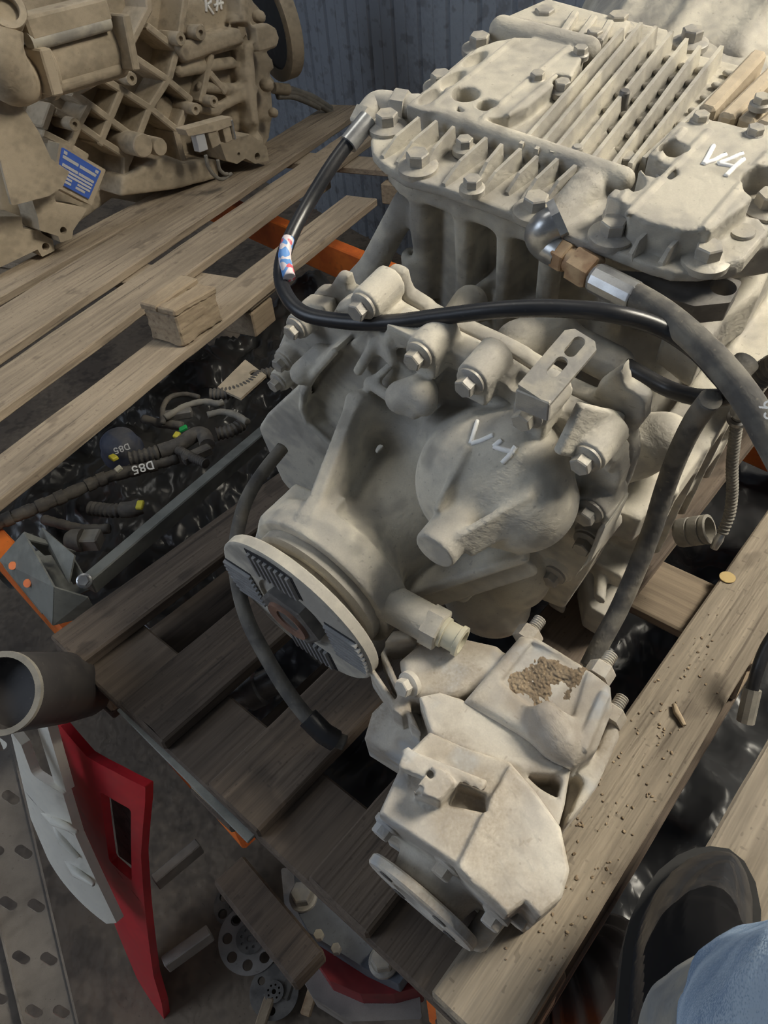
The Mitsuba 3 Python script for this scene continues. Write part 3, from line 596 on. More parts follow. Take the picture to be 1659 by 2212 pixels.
# ---- slotted bracket held by a flange bolt
def bracket():
    from shapely.geometry import Polygon, LineString
    a, b = g(1152, 858, 2, 0.244), g(1262, 730, 2, 0.262); e = b-a; L = np.linalg.norm(e); w = 0.0165
    pg = Polygon([(0, -w), (L-.006, -w), (L, -w+.006), (L, w-.006), (L-.006, w), (0, w)])
    for s in (0.46, 0.80): pg = pg.difference(LineString([(L*s-.0055, 0), (L*s+.0055, 0)]).buffer(0.0055))
    m = slab(pg, 0, 0.005); up = np.array([-0.25, -0.1, 1]); m.apply_transform(frame(a, e, up)); 
    foot = beam(a+[0.0, 0, 0.003], a+[-0.002, -0.002, -0.018], 2*w, 0.005, up=(-1, 0, 0.1)); return cat([m, foot])
gpart('slotted_bracket', bracket(), 'steel_bolt', False, label='grey steel bracket with two slots')
# ---- engine-side lug with hole at the right of the cover
from shapely.geometry import Polygon, Point
lugp = GZ([(1330, 590), (1400, 625), (1500, 655), (1570, 648), (1592, 610), (1560, 600), (1480, 598)], 0.232)
hc = g(1562, 620, 2, 0.232)[:2]
gpart('mounting_lug', slab(Polygon(lugp).buffer(0.004).difference(Point(hc).buffer(0.0125)), 0.210, 0.232), 'steel_dark', False)
# ---- elbow fitting on the front of the cover, and the left one for the black hose
def pxz(pts, z): return np.array([g(x, y, 2, z) for x, y in pts])
e0 = [g(1198, 480, 2, .262), g(1180, 490, 2, .258), g(1168, 508, 2, .248), g(1180, 528, 2, .238), g(1210, 545, 2, .236)]
gpart('elbow_fitting', cat([tube(spline(e0, 8), 0.0165, 20), lathe([(0, 0), (.021, 0), (.021, .008), (0, .008)], 6, (e0[0]-e0[1]), e0[0])]), 'steel_bright', 40, label='bright elbow fitting')
d0 = g(1225, 556, 2, .236)-g(1195, 538, 2, .236); d0 /= np.linalg.norm(d0); c0 = g(1208, 546, 2, .236)
gpart('hex_coupling', cat([hexprism(.0165, .014).apply_transform(zfr(c0, d0)), lathe([(0, .012), (.0125, .012), (.0125, .022), (0, .022)], 20, d0, c0), hexprism(.0185, .024).apply_transform(zfr(c0+d0*.022, d0)), lathe([(0, .044), (.010, .044), (.010, .060), (0, .060)], 20, d0, c0)]), 'rusty_brass', 30, label='rusty brass hexagon couplings')
e1 = [g(905, 232, 2, .262), g(880, 232, 2, .264), g(845, 226, 2, .264), g(815, 225, 2, .262), g(797, 244, 2, .258), g(788, 262, 2, .252)]
gpart('elbow_fitting', cat([tube(spline(e1, 8), 0.0145, 20), hexprism(.0185, .018).apply_transform(zfr(e1[1], e1[2]-e1[1])), hexprism(.0175, .020).apply_transform(zfr(e1[4], e1[5]-e1[4]))]), 'dust_cast', 40, label='dusty elbow fitting with a hexagon nut')
# ---- pressure sensor
s0, s1 = g(862, 1312, 2, 0.02), g(1000, 1388, 2, 0.02); sd = (s1-s0)/np.linalg.norm(s1-s0); sl = np.linalg.norm(s1-s0)
SN = gpart('pressure_sensor', cat([lathe([(0, -.02), (.0205, -.02), (.0205, sl*.45), (.018, sl*.5), (0, sl*.5)], 28, sd, s0), hexprism(.0225, sl*.24, .08).apply_transform(zfr(s0+sd*sl*.45, sd))]), 'dust_cast', 35)
gpart('sensor_plug', lathe([(0, sl*.68), (.0165, sl*.68), (.0165, sl*.74), (.0145, sl*.75), (.0145, sl*.92), (.0165, sl*.93), (.0165, sl*.99), (.0120, sl*1.0), (.0115, sl*.86), (0, sl*.86)], 28, sd, s0), 'cream_plastic', 35, SN)
# ---- power take-off, seen from above
PT = key('power_takeoff', GB)
W = Vol((-0.13, -0.385, -0.165), (0.06, -0.12, 0.05), 0.0023)
top1 = GZ([(822, 1772), (878, 1650), (930, 1598), (1000, 1631), (1098, 1664), (1150, 1724), (1203, 1800), (1222, 1890), (1205, 1950), (1158, 1990), (1128, 1958), (1090, 1985), (985, 1882)], -0.02)
W.ext(top1, 2, -0.15, 0.01, r=0.004, top=(-0.008, 0.0, -0.10), k=0.004)
W.ext(GZ([(1050, 1748), (1098, 1664), (1203, 1800), (1222, 1890), (1205, 1950), (1158, 1990), (1128, 1958), (1090, 1985), (985, 1882)], -0.01), 2, -0.10, 0.02, r=0.003, top=(0.115, -0.05, 0.36), k=0.003)
W.bar(g(868, 1640, 2, 0.024), g(1046, 1712, 2, 0.024), 0.019, 0.016, rnd=0.002, k=0.002)
W.ext(GZ([(868, 1628), (885, 1618), (900, 1650), (880, 1668)], 0.02), 2, -0.03, 0.030, r=0.002, k=0.003)
W.ext(GZ([(968, 1735), (990, 1690), (1050, 1715), (1052, 1752)], 0.015), 2, -0.012, 0.03, r=0.003, k=0.004, cut=True)
blk = GZ([(935, 1652), (968, 1664), (984, 1690), (950, 1730), (890, 1708)], 0.040)
W.ext(blk, 2, -0.03, 0.040, r=0.002, k=0.002)
for x, y in ((930, 1673), (906, 1707)): W.cyl(g(x, y, 2, 0.025), g(x, y, 2, 0.07), 0.0036, k=0.0005, cut=True)
W.cyl((-0.126, -0.268, -0.085), (-0.085, -0.268, -0.085), 0.040, 0.050, k=0.008)
W.cyl((-0.09, -0.268, -0.085), (0.0, -0.268, -0.085), 0.06, 0.065, k=0.008)
gvol('front_case', W, 'dust_pto', PT)
W = Vol((-0.08, -0.385, -0.165), (0.11, -0.10, 0.05), 0.0023)
mid = GZ([(800, 1534), (862, 1488), (905, 1514), (932, 1592), (1000, 1624), (1098, 1656), (1152, 1715), (1207, 1790), (1222, 1735), (1234, 1659), (1120, 1583), (997, 1516), (950, 1503)], 0.0)
W.ext(GZ([(905, 1514), (932, 1592), (1000, 1624), (1098, 1656), (1152, 1715), (1207, 1790), (1222, 1735), (1234, 1659), (1120, 1583), (997, 1516), (950, 1503)], 0.0), 2, -0.15, 0.014, r=0.003, top=(0.03, 0.0, 0.10), k=0.002)
W.ext(GZ([(1130, 1668), (1200, 1668), (1216, 1686), (1206, 1722), (1165, 1700)], 0.0), 2, -0.045, 0.05, r=0.004, k=0.003, cut=True)
W.ext(GZ([(1098, 1642), (1180, 1640), (1230, 1662), (1190, 1674), (1130, 1672)], 0.0), 2, -0.05, 0.004, r=0.004, k=0.004)
W.ext(GZ([(782, 1582), (802, 1532), (862, 1488), (890, 1508), (925, 1592), (910, 1640), (878, 1642)], -0.05), 2, -0.14, -0.045, r=0.006, top=(-0.045, 0.5, 0.0), k=0.004)
gvol('middle_case', W, 'dust_pto', PT)
W = Vol((-0.02, -0.385, -0.165), (0.19, -0.10, 0.05), 0.0023)
bk = GZ([(1001, 1512), (1125, 1368), (1160, 1372), (1262, 1432), (1322, 1478), (1326, 1530), (1290, 1620), (1239, 1654), (1122, 1578)], 0.016)
W.ext(bk, 2, -0.14, 0.016, r=0.009, k=0.002)
W.ext(GZ([(1242, 1656), (1290, 1620), (1330, 1520), (1340, 1590), (1290, 1700), (1222, 1786)], -0.03), 2, -0.14, -0.03, r=0.005, k=0.003)
W.ext(GZ([(1245, 1668), (1262, 1690), (1232, 1760), (1224, 1740)], -0.03), 2, -.06, .0, r=.003, k=.003, cut=True)
W.cap(g(1180, 1545, 2, 0.018), g(1212, 1598, 2, 0.010), 0.018, 0.020, k=0.012)
W.ext(GZ([(1150, 1388), (1270, 1440), (1238, 1545), (1150, 1530), (1085, 1470)], 0.016), 2, 0.0105, 0.03, r=0.002, k=0.006, cut=True)
W.ext(GZ([(1248, 1600), (1298, 1490), (1322, 1500), (1268, 1628)], 0.02), 2, -.01, 0.022, r=0.003, k=0.003)
W.ext(GZ([(862, 1425), (905, 1388), (985, 1372), (1075, 1392), (1105, 1420), (1010, 1495), (985, 1505), (905, 1509), (880, 1500)], 0.0), 2, -0.12, 0.002, r=0.010, k=0.006)
W.ext(GZ([(865, 1490), (895, 1430), (925, 1440), (900, 1500), (860, 1560), (845, 1530)], -0.01), 2, -0.10, -0.01, r=0.005, k=0.004)
W.bar(g(815, 1395, 2, -.03), g(905, 1600, 2, -.04), .006, .05, k=.004); W.bar(g(800, 1455, 2, -.04), g(870, 1560, 2, -.04), .006, .05, k=.004); W.bar(g(830, 1400, 2, -.02), g(900, 1385, 2, -.01), .012, .05, k=.006)
gvol('rear_case', W, 'dust_pto', PT)
gpart('drive_flange', lathe([(0.0, -0.131), (0.022, -0.131), (0.030, -0.139), (0.061, -0.139), (0.0628, -0.137), (0.0628, -0.130), (0.061, -0.128), (0.030, -0.128), (0.028, -0.10), (0.0, -0.10)], 64, (1, 0, 0), (0, -0.268, -0.085)), 'dust_pto', 35, PT)
for k in range(4):
    a = k*math.pi/2+0.6; c = np.array([-0.1395, -0.268+0.045*math.cos(a), -0.085+0.045*math.sin(a)])
    gpart('flange_hole', lathe([(0, 0), (.0075, 0), (.0075, .0008), (0, .0008)], 16, (-1, 0, 0), c), 'steel_dark', 30, PT)
dp = Polygon(GZ([(1085, 1470), (1150, 1390), (1268, 1440), (1272, 1470), (1240, 1545), (1195, 1525), (1160, 1565), (1075, 1515)], .0112)); bx = dp.bounds
gx_, gy_ = np.meshgrid(np.arange(bx[0], bx[2], .0016), np.arange(bx[1], bx[3], .0016), indexing='ij'); pd_ = np.stack([gx_, gy_, 0*gx_], -1)
ex_ = np.array(dp.exterior.coords)[:-1]; dd_ = poly_sdf(ex_, gx_, gy_)
pd_[..., 2] = .0108+.010*(meshkit.fbm(pd_*55, 4, 9)-.47)-.004*np.clip(1+dd_/.012, 0, 3)+.0016*(meshkit.noise(pd_*700, 4)-.5)
n1, n2 = gx_.shape; i_, j_ = np.meshgrid(np.arange(n1-1), np.arange(n2-1), indexing='ij'); a_ = i_*n2+j_
gpart('dirt_patch', trimesh.Trimesh(pd_.reshape(-1, 3), np.vstack([np.stack([a_, a_+n2, a_+n2+1], -1).reshape(-1, 3), np.stack([a_, a_+n2+1, a_+1], -1).reshape(-1, 3)]), process=False), 'dirt_soil', True, PT, label='brown dirt lying on the top', stuff=True)
for x, y, zz in ((1148, 1362, .0), (1304, 1440, .0), (1328, 1534, -.03)):
    c = g(x, y, 2, zz)-[.014, 0, .004]; d = np.array([1, 0, 0.0]); stud = [(0, .0)]
    h = hexprism(.0145, .016, .1).apply_transform(zfr(c, d))
    th = lathe([(0, .012)]+[p for i in range(7) for p in ((.0072, .016+i*.0026), (.0062, .0173+i*.0026))]+[(0, .035)], 18, d, c)
    k = gpart('stud_nut', h, 'dust_pto', False, PT); gpart('threaded_stud', th, 'steel_bolt', 30, PT)
for c, z in ((g(884, 1478, 2, .006), (-0.9, 0.2, 0.45)), (g(836, 1782, 2, -.03), (-1, 0, 0)), (g(966, 1868, 2, -.02), (-1, 0, 0)), (g(1128, 1972, 2, -.06), (-1, 0, 0)), (g(1072, 1975, 2, -0.03), (-1, 0, 0))):
    gbolt(c, z, 'mid', 'dust_pto', PT)
gpart('drain_pipe', tube(np.array([g(1075, 1968, 2, -.08), g(1050, 2000, 2, -.10), g(1030, 2028, 2, -.12)]), .013, 20), 'dust_pto', 40, PT)
# white marks
def mark(name, vol, strokes, w, lift, parent, fallback=None):
    ms = []
    for st in strokes:
        pts = []
        P = np.array(st, float); seg = np.r_[0, np.cumsum(np.linalg.norm(np.diff(P, axis=0), axis=1))]
        for u in np.linspace(0, seg[-1], max(4, int(seg[-1]/4))):
            x, y = np.interp(u, seg, P[:, 0]), np.interp(u, seg, P[:, 1])
            o, d = RG.T@(CAM-OG), RG.T@ray(x, y); d = d/np.linalg.norm(d)
            t = np.linspace(0.5, 1.15, 1300); f = vol.at(o+t[:, None]*d)
            inb = np.all((o+t[:, None]*d > vol.lo) & (o+t[:, None]*d < vol.lo+vol.h*(np.array(vol.F.shape)-1)), 1)
            hit = np.argmax((f < 0) & inb); pts.append(o+d*(t[hit]-lift))
        ms.append(tube(np.array(pts), w, 6))
    return gpart(name, cat(ms), 'marker_white', True, parent, label='white V4 paint mark')
mark('paint_mark', R, [[(1031, 910), (1024, 935), (1017, 958)], [(1017, 959), (1040, 952), (1066, 940)], [(1067, 965), (1090, 972), (1112, 977)], [(1114, 964), (1100, 985), (1085, 1000)], [(1067, 965), (1075, 958), (1084, 951)]], .0026, .0005, RH)
mark('paint_mark', V, [[(1541, 315), (1530, 336), (1519, 355)], [(1519, 355), (1545, 346), (1567, 334)], [(1604, 332), (1580, 343), (1551, 354)], [(1551, 354), (1575, 358), (1592, 363)], [(1606, 344), (1586, 362), (1567, 381)]], .0026, .0005, TC)
# ================================================================ front pallet
PA = thing('pallet', 'worn dark wooden pallet carrying the pale gearbox in the foreground', 'pallet')
def board(parent, name, p, q, w, th, m, wob=0.0015, seed=0, up=(0, 0, 1), label=None):
    """sawn board from p to q (top face centre line), slightly worn edges"""
    p, q = np.array(p, float), np.array(q, float); L = np.linalg.norm(q-p)
    m0 = bbox((L, w, th), 0.003); m0 = m0.subdivide_to_size(0.07); v = m0.vertices
    n = meshkit.fbm(v*[6, 14, 14]+seed*3.7, 3, seed)-0.5; n2 = meshkit.noise(v*[40, 60, 60]+seed*9.1, seed)-0.5
    edge = np.clip((np.abs(v[:, 1])-w/2+0.008)/0.008, 0, 1)
    m0.vertices = v+np.stack([n*0.006, (n*2.4+n2*0.8)*wob*edge+np.sign(v[:, 1])*0, n*wob*0.8], 1)
    m0.apply_transform(frame((p+q)/2-np.array(up)*th/2, q-p, up)); return part(parent, name, m0, m, 40, label=label)
for i, (y0, y1) in enumerate([(0.069, 0.157), (0.240, 0.328), (0.409, 0.503), (0.592, 0.692), (0.790, 0.872)]):
    board(PA, 'deck_board', (0.148, (y0+y1)/2, 0.0), (1.345, (y0+y1)/2, 0.0), y1-y0, 0.021, 'wood' if i in (0,) else 'wood_dark', seed=i+1)
for i, (x0, x1) in enumerate([(0.148, 0.255), (0.722, 0.832), (1.24, 1.345)]):
    board(PA, 'cross_board', ((x0+x1)/2, 0.066, -0.0215), ((x0+x1)/2, 0.874, -0.0215), x1-x0, 0.02, 'wood_dark' if i == 0 else 'wood_cross', seed=i+11)
for x0 in (0.152, 0.73, 1.245):
    for y0 in (0.07, 0.50, 0.78):
        part(PA, 'block', beam((x0, y0+.045, -0.083), (x0+0.10, y0+.045, -0.083), 0.09, 0.078, bev=.004), 'wood_raw')
for y0 in (0.115, 0.547, 0.83):
    board(PA, 'bottom_board', (0.15, y0, -0.123), (1.34, y0, -0.123), 0.09, 0.02, 'wood_dark', seed=30)
# ================================================================ pallet behind, on the left
PB = thing('pallet', 'lighter dusty wooden pallet with gaps, carrying the brown gearbox on the left', 'pallet')
def edge_board(name, a0, a1, b0, b1, z, th, m, seed, parent=PB):
    """board whose near top edge runs a0-a1 and far edge b0-b1 (points on its top face)"""
    p0, p1, q0, q1 = [pz(*t, z) for t in (a0, a1, b0, b1)]
    d = p1-p0; d /= np.linalg.norm(d); n = np.array([-d[1], d[0], 0])
    w = np.mean([(q-p0)@n for q in (q0, q1)]); s1 = max((p1-p0)@d, (q1-p0)@d); s0 = -0.45
    return board(parent, name, p0+d*s0+n*w/2, p0+d*s1+n*w/2, abs(w), th, m, wob=.003, seed=seed)
edge_board('deck_board', (0, 1077), (815, 428), (0, 971), (740, 432), 0, .024, 'wood_left', 3)
edge_board('deck_board', (0, 887), (790, 310), (0, 813), (765, 262), 0, .024, 'wood_left', 4)
edge_board('deck_board', (0, 765), (745, 262), (0, 668), (700, 225), 0, .024, 'wood_left', 5)
edge_board('deck_board', (0, 640), (560, 330), (0, 580), (520, 325), 0, .024, 'wood_left', 6)
e1 = np.array([math.cos(A2), math.sin(A2), 0]); e2 = np.array([-e1[1], e1[0], 0])
for i, (x, y) in enumerate([(300, 590), (715, 345), (100, 760)]):
    c = pz(x, y, -.025)
    if i == 2: continue
    board(PB, 'cross_board', c-e2*0.42, c+e2*0.65, .12, .022, 'wood_left', seed=40+i)
for s in (0.0, 0.95):
    for t in (-.36, .0, .5): c = pz(300, 590, -.025)+e1*s+e2*t; part(PB, 'block', beam(c-e1*.05-[0, 0, .07], c+e1*.05-[0, 0, .07], .1, .07, bev=.004), 'wood_raw')
# rough block standing on it
b0_, b1_ = pz(398, 752, .002), pz(482, 694, .002); d_ = (b1_-b0_)/np.linalg.norm(b1_-b0_); n_ = np.array([-d_[1], d_[0], 0]); bw = np.linalg.norm(b1_-b0_)
cB = (b0_+b1_)/2+n_*.05
def rough(size, seed, amp=.003):
    m = bbox(size, .004).subdivide_to_size(.015); v = m.vertices; m.vertices = v+(meshkit.fbm(v*60+seed*5, 3, seed)-.5)[:, None]*np.sign(v)*amp*2; return m
mB = rough((bw, .10, .075), 1); mB.apply_transform(frame(cB+[0, 0, .0395], d_))
WB = whole('wooden_block', mB, 'wood_raw', 'short rough wooden block standing on the left pallet beside the broken board end', 'wooden block', 40)
for s in (-1, 1):
    mp = rough((bw*1.04, .052, .016), 3+s); mp.apply_transform(frame(cB+n_*(s*.027)+[0, 0, .086+.003*s], d_+np.array([0, 0, .05*s]))); part(WB, 'split_piece', mp, 'wood_raw', 40)
# ================================================================ right-hand pallet under the shoe
PC = thing('pallet', 'wooden pallet at the right edge under the black shoe', 'pallet')
p0, p1 = pz(1298, 2212, .1), pz(1659, 1598, .1); d = (p1-p0)/np.linalg.norm(p1-p0); n = np.array([-d[1], d[0], 0])
board(PC, 'deck_board', p0-d*.25-n*.055, p1+d*.05-n*.055, .11, .022, 'wood', seed=51)
board(PC, 'deck_board', p0-d*.25-n*.24, p1+d*.05-n*.24, .11, .022, 'wood', seed=52)
for s in (0.0, .55): board(PC, 'cross_board', p0+d*s-n*.02-[0, 0, .023], p0+d*s-n*.36-[0, 0, .023], .1, .02, 'wood_cross', seed=53)
for s in (0.0, .55): part(PC, 'block', beam(p0+d*(s-.05)-n*.06-[0, 0, .09], p0+d*(s+.05)-n*.06-[0, 0, .09], .09, .08, bev=.004), 'wood_raw')
# ================================================================ racking
def ibeam(p, q, h, w, holes=False):
    p, q = np.array(p, float), np.array(q, float); return beam(p, q, w, h, bev=.004)
bA, bB = pz(20, 1195, -.135), pz(490, 1820, -.135)
RBm = whole('rack_beam', ibeam(np.array([bA[0]+.034, bA[1]+.5, -.185]), np.array([bB[0]+.045, bB[1]+.02, -.185]), .10, .045), 'rack_orange', 'bright orange rack beam under the left half of the near pallet edge', 'rack beam')
bA, bB = pz(915, 2150, -.135), pz(990, 2225, -.135)
whole('rack_beam', ibeam(np.array([bA[0]+.022, bA[1], -.185]), np.array([bB[0]+.022, bB[1]-.5, -.185]), .10, .045), 'rack_orange', 'orange rack beam end at the bottom under the right plank', 'rack beam')
bA, bB = pz(505, 425, -.13), pz(830, 555, -.13); d = bB-bA
whole('rack_beam', ibeam(bA-d*.9-[0, 0, .075], bB+d*1.9-[0, 0, .075], .11, .05), 'rack_orange', 'orange rack beam seen behind, between the left pallet boards and the gearbox', 'rack beam')
# steel bar with its hook bracket
b0, b1 = pz(185, 1253, .0), pz(585, 915, .0)
SB = whole('support_bar', beam(b0-[0, 0, .012], b1+(b1-b0)*.25-[0, 0, .012], .024, .03, bev=.002), 'rack_grey', 'long grey steel support bar beside the front pallet', 'steel bar')
q0, q1, q2, q3 = pz(0, 1215, -.01), pz(60, 1150, -.01), pz(190, 1290, -.03), pz(110, 1345, -.05)
part(SB, 'bracket_plate', slab([(0, 0), (.13, 0), (.13, .085), (.0, .085)], 0, .003, frame(pz(8, 1225, -.03), pz(105, 1345, -.055)-pz(8, 1225, -.03), (0.1, -0.5, 0.8))), 'rack_grey')
def sheet(pts, th=0.003):
    """thin bent sheet through quads of 3D points"""
    ms = []
    for quad in pts:
        Q = np.array(quad, float); nn = np.cross(Q[1]-Q[0], Q[2]-Q[0]); nn /= np.linalg.norm(nn); ms.append(trimesh.convex.convex_hull(np.vstack([Q-nn*th/2, Q+nn*th/2])))
    return cat(ms)
A_, B_, C_, D_ = pz(52, 1150, .03), pz(118, 1268, .02), pz(115, 1350, -.045), pz(0, 1210, -.03)
E_, F_ = pz(150, 1165, .015), pz(190, 1290, -.01)
part(SB, 'bracket', sheet([(A_, B_, C_, D_), (B_, F_, F_-[0, 0, .04], C_), (A_, A_+(B_-A_)*.15, E_-[0, 0, .03], A_-[0, 0, .05]+(E_-A_)*.2)]), 'rack_grey')
part(SB, 'bracket_flap', sheet([(pz(85, 1155, .0), pz(150, 1260, .0), pz(162, 1200, .022), pz(92, 1140, .02)), (pz(150, 1190, .01), pz(185, 1250, .0), pz(160, 1262, -.02), pz(120, 1200, -.01))]), 'rack_grey')
for x, y in ((28, 1222), (60, 1260), (118, 1295)):
    c = pz(x, y, -.012); part(SB, 'bracket_hole', lathe([(0, 0), (.007, 0), (.007, .002), (0, .002)], 16, (-.55, -.35, .75), c), 'rack_orange' if y < 1290 else 'steel_dark')
gpart_bolt = part(SB, 'bolt', bolt_mesh(.009, .008, .012, .003).apply_transform(zfr(pz(182, 1255, .006), (-.3, -.6, .7))), 'steel_bright', 30)
s0, s1 = pz(262, 1528, -.03)+[.004, 0, 0], pz(545, 1812, -.03)+[.004, 0, 0]
whole('edge_strip', beam(s0, s1, .022, .004), 'rack_grey', 'narrow grey steel strip along the lower edge of the near pallet', 'steel strip')
# ================================================================ dark plastic film heaped below the pallets
def heap(x0, x1, y0, y1, z0, amp, step, seed):
    X, Y = np.meshgrid(np.arange(x0, x1, step), np.arange(y0, y1, step), indexing='ij'); p = np.stack([X, Y, 0*X], -1)
    r = 1-2*np.abs(meshkit.fbm(p*9+seed, 4, seed)-.5)
    p[..., 2] = z0+amp*(meshkit.fbm(p*3.1+seed, 3, seed+1)*1.4-.7)+amp*.55*(r-.6)
    nx, ny = X.shape; i, j = np.meshgrid(np.arange(nx-1), np.arange(ny-1), indexing='ij'); a = i*ny+j
    return trimesh.Trimesh(p.reshape(-1, 3), np.vstack([np.stack([a, a+ny, a+ny+1], -1).reshape(-1, 3), np.stack([a, a+ny+1, a+1], -1).reshape(-1, 3)]), process=False)
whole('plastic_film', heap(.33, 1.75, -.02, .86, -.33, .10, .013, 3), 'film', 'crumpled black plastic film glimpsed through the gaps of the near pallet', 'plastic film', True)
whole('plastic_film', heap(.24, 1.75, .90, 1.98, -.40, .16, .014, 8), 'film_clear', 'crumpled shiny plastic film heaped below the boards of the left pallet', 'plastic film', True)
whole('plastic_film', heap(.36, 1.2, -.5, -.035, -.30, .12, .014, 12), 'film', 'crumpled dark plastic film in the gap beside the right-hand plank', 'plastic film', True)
# ================================================================ wire harnesses in the heap
def pathz(P, z): return spline([pz(x, y, z+(dz[0] if dz else 0)) for x, y, *dz in P], 8)
def harness(P, r, label, z=-.12, kind='tube', m='conduit'):
    pt = pathz(P, z)
    if kind == 'ribbed': ms = corrugated(pt, r*.82, r, r*.62)
    else:
        s = np.arange(len(pt)); ms = tube(pt, r*(1+.05*np.sin(s*2.3)+.05*np.sin(s*1.1)), 14)
    return whole('wire_harness', ms, m, label, 'wire harness', True, 'wire harnesses below the left pallet')
H1 = harness([(-40, 1145), (0, 1128), (80, 1096), (160, 1062), (230, 1032), (310, 1010), (385, 988)], .0125, 'long taped wire harness with white D85 lettering')
for i, t in enumerate(np.linspace(.06, .97, 13)):
    pt = pathz([(-40, 1145), (0, 1128), (80, 1096), (160, 1062), (230, 1032), (310, 1010), (385, 988)], -.12); k = int(t*(len(pt)-3)); part(H1, 'tape_wrap', tube(pt[k:k+3], .0136+.0006*(i % 3), 14), 'conduit', 30)
tw = meshkit.text_mesh('D85', .017, .0008, True); tw.apply_translation([0, -.0085, .0]); 
q_ = pz(333, 1003, -.1055); u_ = pz(296, 1014, -.1055)-q_; tw.apply_transform(frame(q_, u_, (CAM-q_)/np.linalg.norm(CAM-q_)))
part(H1, 'lettering', tw, 'marker_white', label='white D85 lettering')
H2 = harness([(280, 992), (310, 985), (345, 976)], .0165, 'thick ribbed conduit end beside the blue cap', -.10, 'ribbed')
part(H2, 'branch_sleeve', tube(pathz([(345, 976), (385, 962), (420, 940), (440, 940), (448, 962)], -.10), .0165, 14), 'conduit', 30)
harness([(195, 1098), (240, 1103), (262, 1102)], .015, 'short ribbed conduit with a yellow clip at its end', -.12, 'ribbed')
part('wire_harness_002', 'end_sleeve', tube(pathz([(262, 1102), (285, 1100), (305, 1093)], -.12), .0165, 14), 'conduit', 30)
harness([(95, 1122), (140, 1134), (180, 1143), (236, 1142)], .010, 'thin conduit below the short ribbed one', -.13)
harness([(352, 915), (352, 880), (368, 858), (400, 852), (430, 858)], .006, 'thin black wire loop standing up behind the yellow and green clips', -.08)
harness([(355, 903), (400, 878), (440, 868), (470, 872), (482, 868)], .0075, 'pale thin conduit above the yellow and green clips', -.08, m='conduit_light')
harness([(448, 897), (480, 890), (510, 897), (535, 912)], .0075, 'short pale conduit arching near the grey bar', -.08, m='conduit_light')
harness([(455, 852), (500, 848), (540, 832), (562, 812), (592, 804)], .0145, 'thick ribbed conduit running toward the gearbox', -.08, 'ribbed')
harness([(385, 972), (415, 988), (445, 1002)], .0105, 'short ribbed pipe next to the grey bar', -.10, 'ribbed')
harness([(468, 938), (500, 930), (525, 915)], .015, 'dark ribbed conduit partly under the grey bar', -.11, 'ribbed')
harness([(310, 905), (350, 915), (395, 920)], .010, 'dark conduit behind the green clip', -.10)
bc = pz(262, 968, -.14)
BCp = whole('blue_cap', lathe([(0, .045), (.026, .042), (.040, .028), (.045, .0), (.048, -.004), (.048, -.02), (0, -.02)], 32, (-.2, -.35, .9), bc), 'blue_cap', 'round dark blue cap between the harnesses', 'cap', 40)
tw = meshkit.text_mesh('D85', .013, .0008, True); q_ = pz(278, 957, -.098); u_ = pz(250, 967, -.098)-q_; tw.apply_transform(frame(q_, u_, (CAM-q_)/np.linalg.norm(CAM-q_)))
part(BCp, 'lettering', tw, 'plate_silver', label='pale D85 lettering')
def cbox(P, z, w, h, m, label, cat_, name, grp=None):
    a, b = pz(*P[0], z), pz(*P[1], z); return whole(name, beam(a, b, w, h, bev=.003), m, label, cat_, False, grp)
k = cbox(((150, 1168), (218, 1166)), -.12, .035, .03, 'conduit_light', 'grey cable plug at the lower end of the harness heap', 'plug', 'cable_plug')
part(k, 'plug_collar', lathe([(0, 0), (.022, 0), (.022, .02), (.016, .03), (0, .03)], 20, pz(150, 1168, -.12)-pz(218, 1166, -.12), pz(178, 1167, -.115)), 'conduit', 40)
cbox(((395, 995), (455, 968)), -.105, .022, .02, 'conduit', 'dark rectangular connector under the ribbed pipe', 'connector', 'connector')
cbox(((355, 900), (415, 890)), -.09, .022, .02, 'steel_dark', 'dark flat connector below the pale conduit', 'connector', 'connector')
for x0, y0, x1, y1, m, lb in ((378, 946, 386, 934, 'yellow_plastic', 'yellow clip beside the green one'), (388, 930, 404, 922, 'green_plastic', 'green clip among the harnesses'), (300, 1100, 305, 1082, 'yellow_plastic', 'yellow clip on the short ribbed conduit'), (240, 985, 250, 992, 'yellow_plastic', 'yellow ring lug by the blue cap'), (250, 1018, 262, 1008, 'cream_plastic', 'pale ring lug below the blue cap')):
    a, b = pz(x0, y0, -.09), pz(x1, y1, -.085); whole('clip', beam(a, b, .014, .008, bev=.003), m, lb, 'clip')
a = pz(530, 800, -.06)
whole('metal_plate', slab(Polygon([pz(x, y, -.07)[:2] for x, y in ((470, 838), (530, 778), (575, 812), (520, 862))]).difference(Point(pz(550, 806, -.07)[:2]).buffer(.012)), -.074, -.068), 'dust_brown', 'rusty brown plate with a hole beside the left end of the gearbox', 'metal plate')
# ================================================================ roller in the pallet gap
c = pz(540, 1495, -.10)
RL = whole('roller', lathe([(0, .05), (.018, .05), (.022, .046), (.022, .02), (.028, .018), (.028, -.004), (.022, -.006), (.022, -.05), (0, -.05)], 36, (.75, -.55, .35), c), 'steel_bright', 'shiny steel roller in a gap of the near pallet', 'roller', 40)
part(RL, 'collar', lathe([(.022, .012), (.033, .012), (.033, .0), (.022, .0), (.022, .012)], 36, (.75, -.55, .35), c-np.array([.03, -.022, .014])), 'steel_dark', 40)
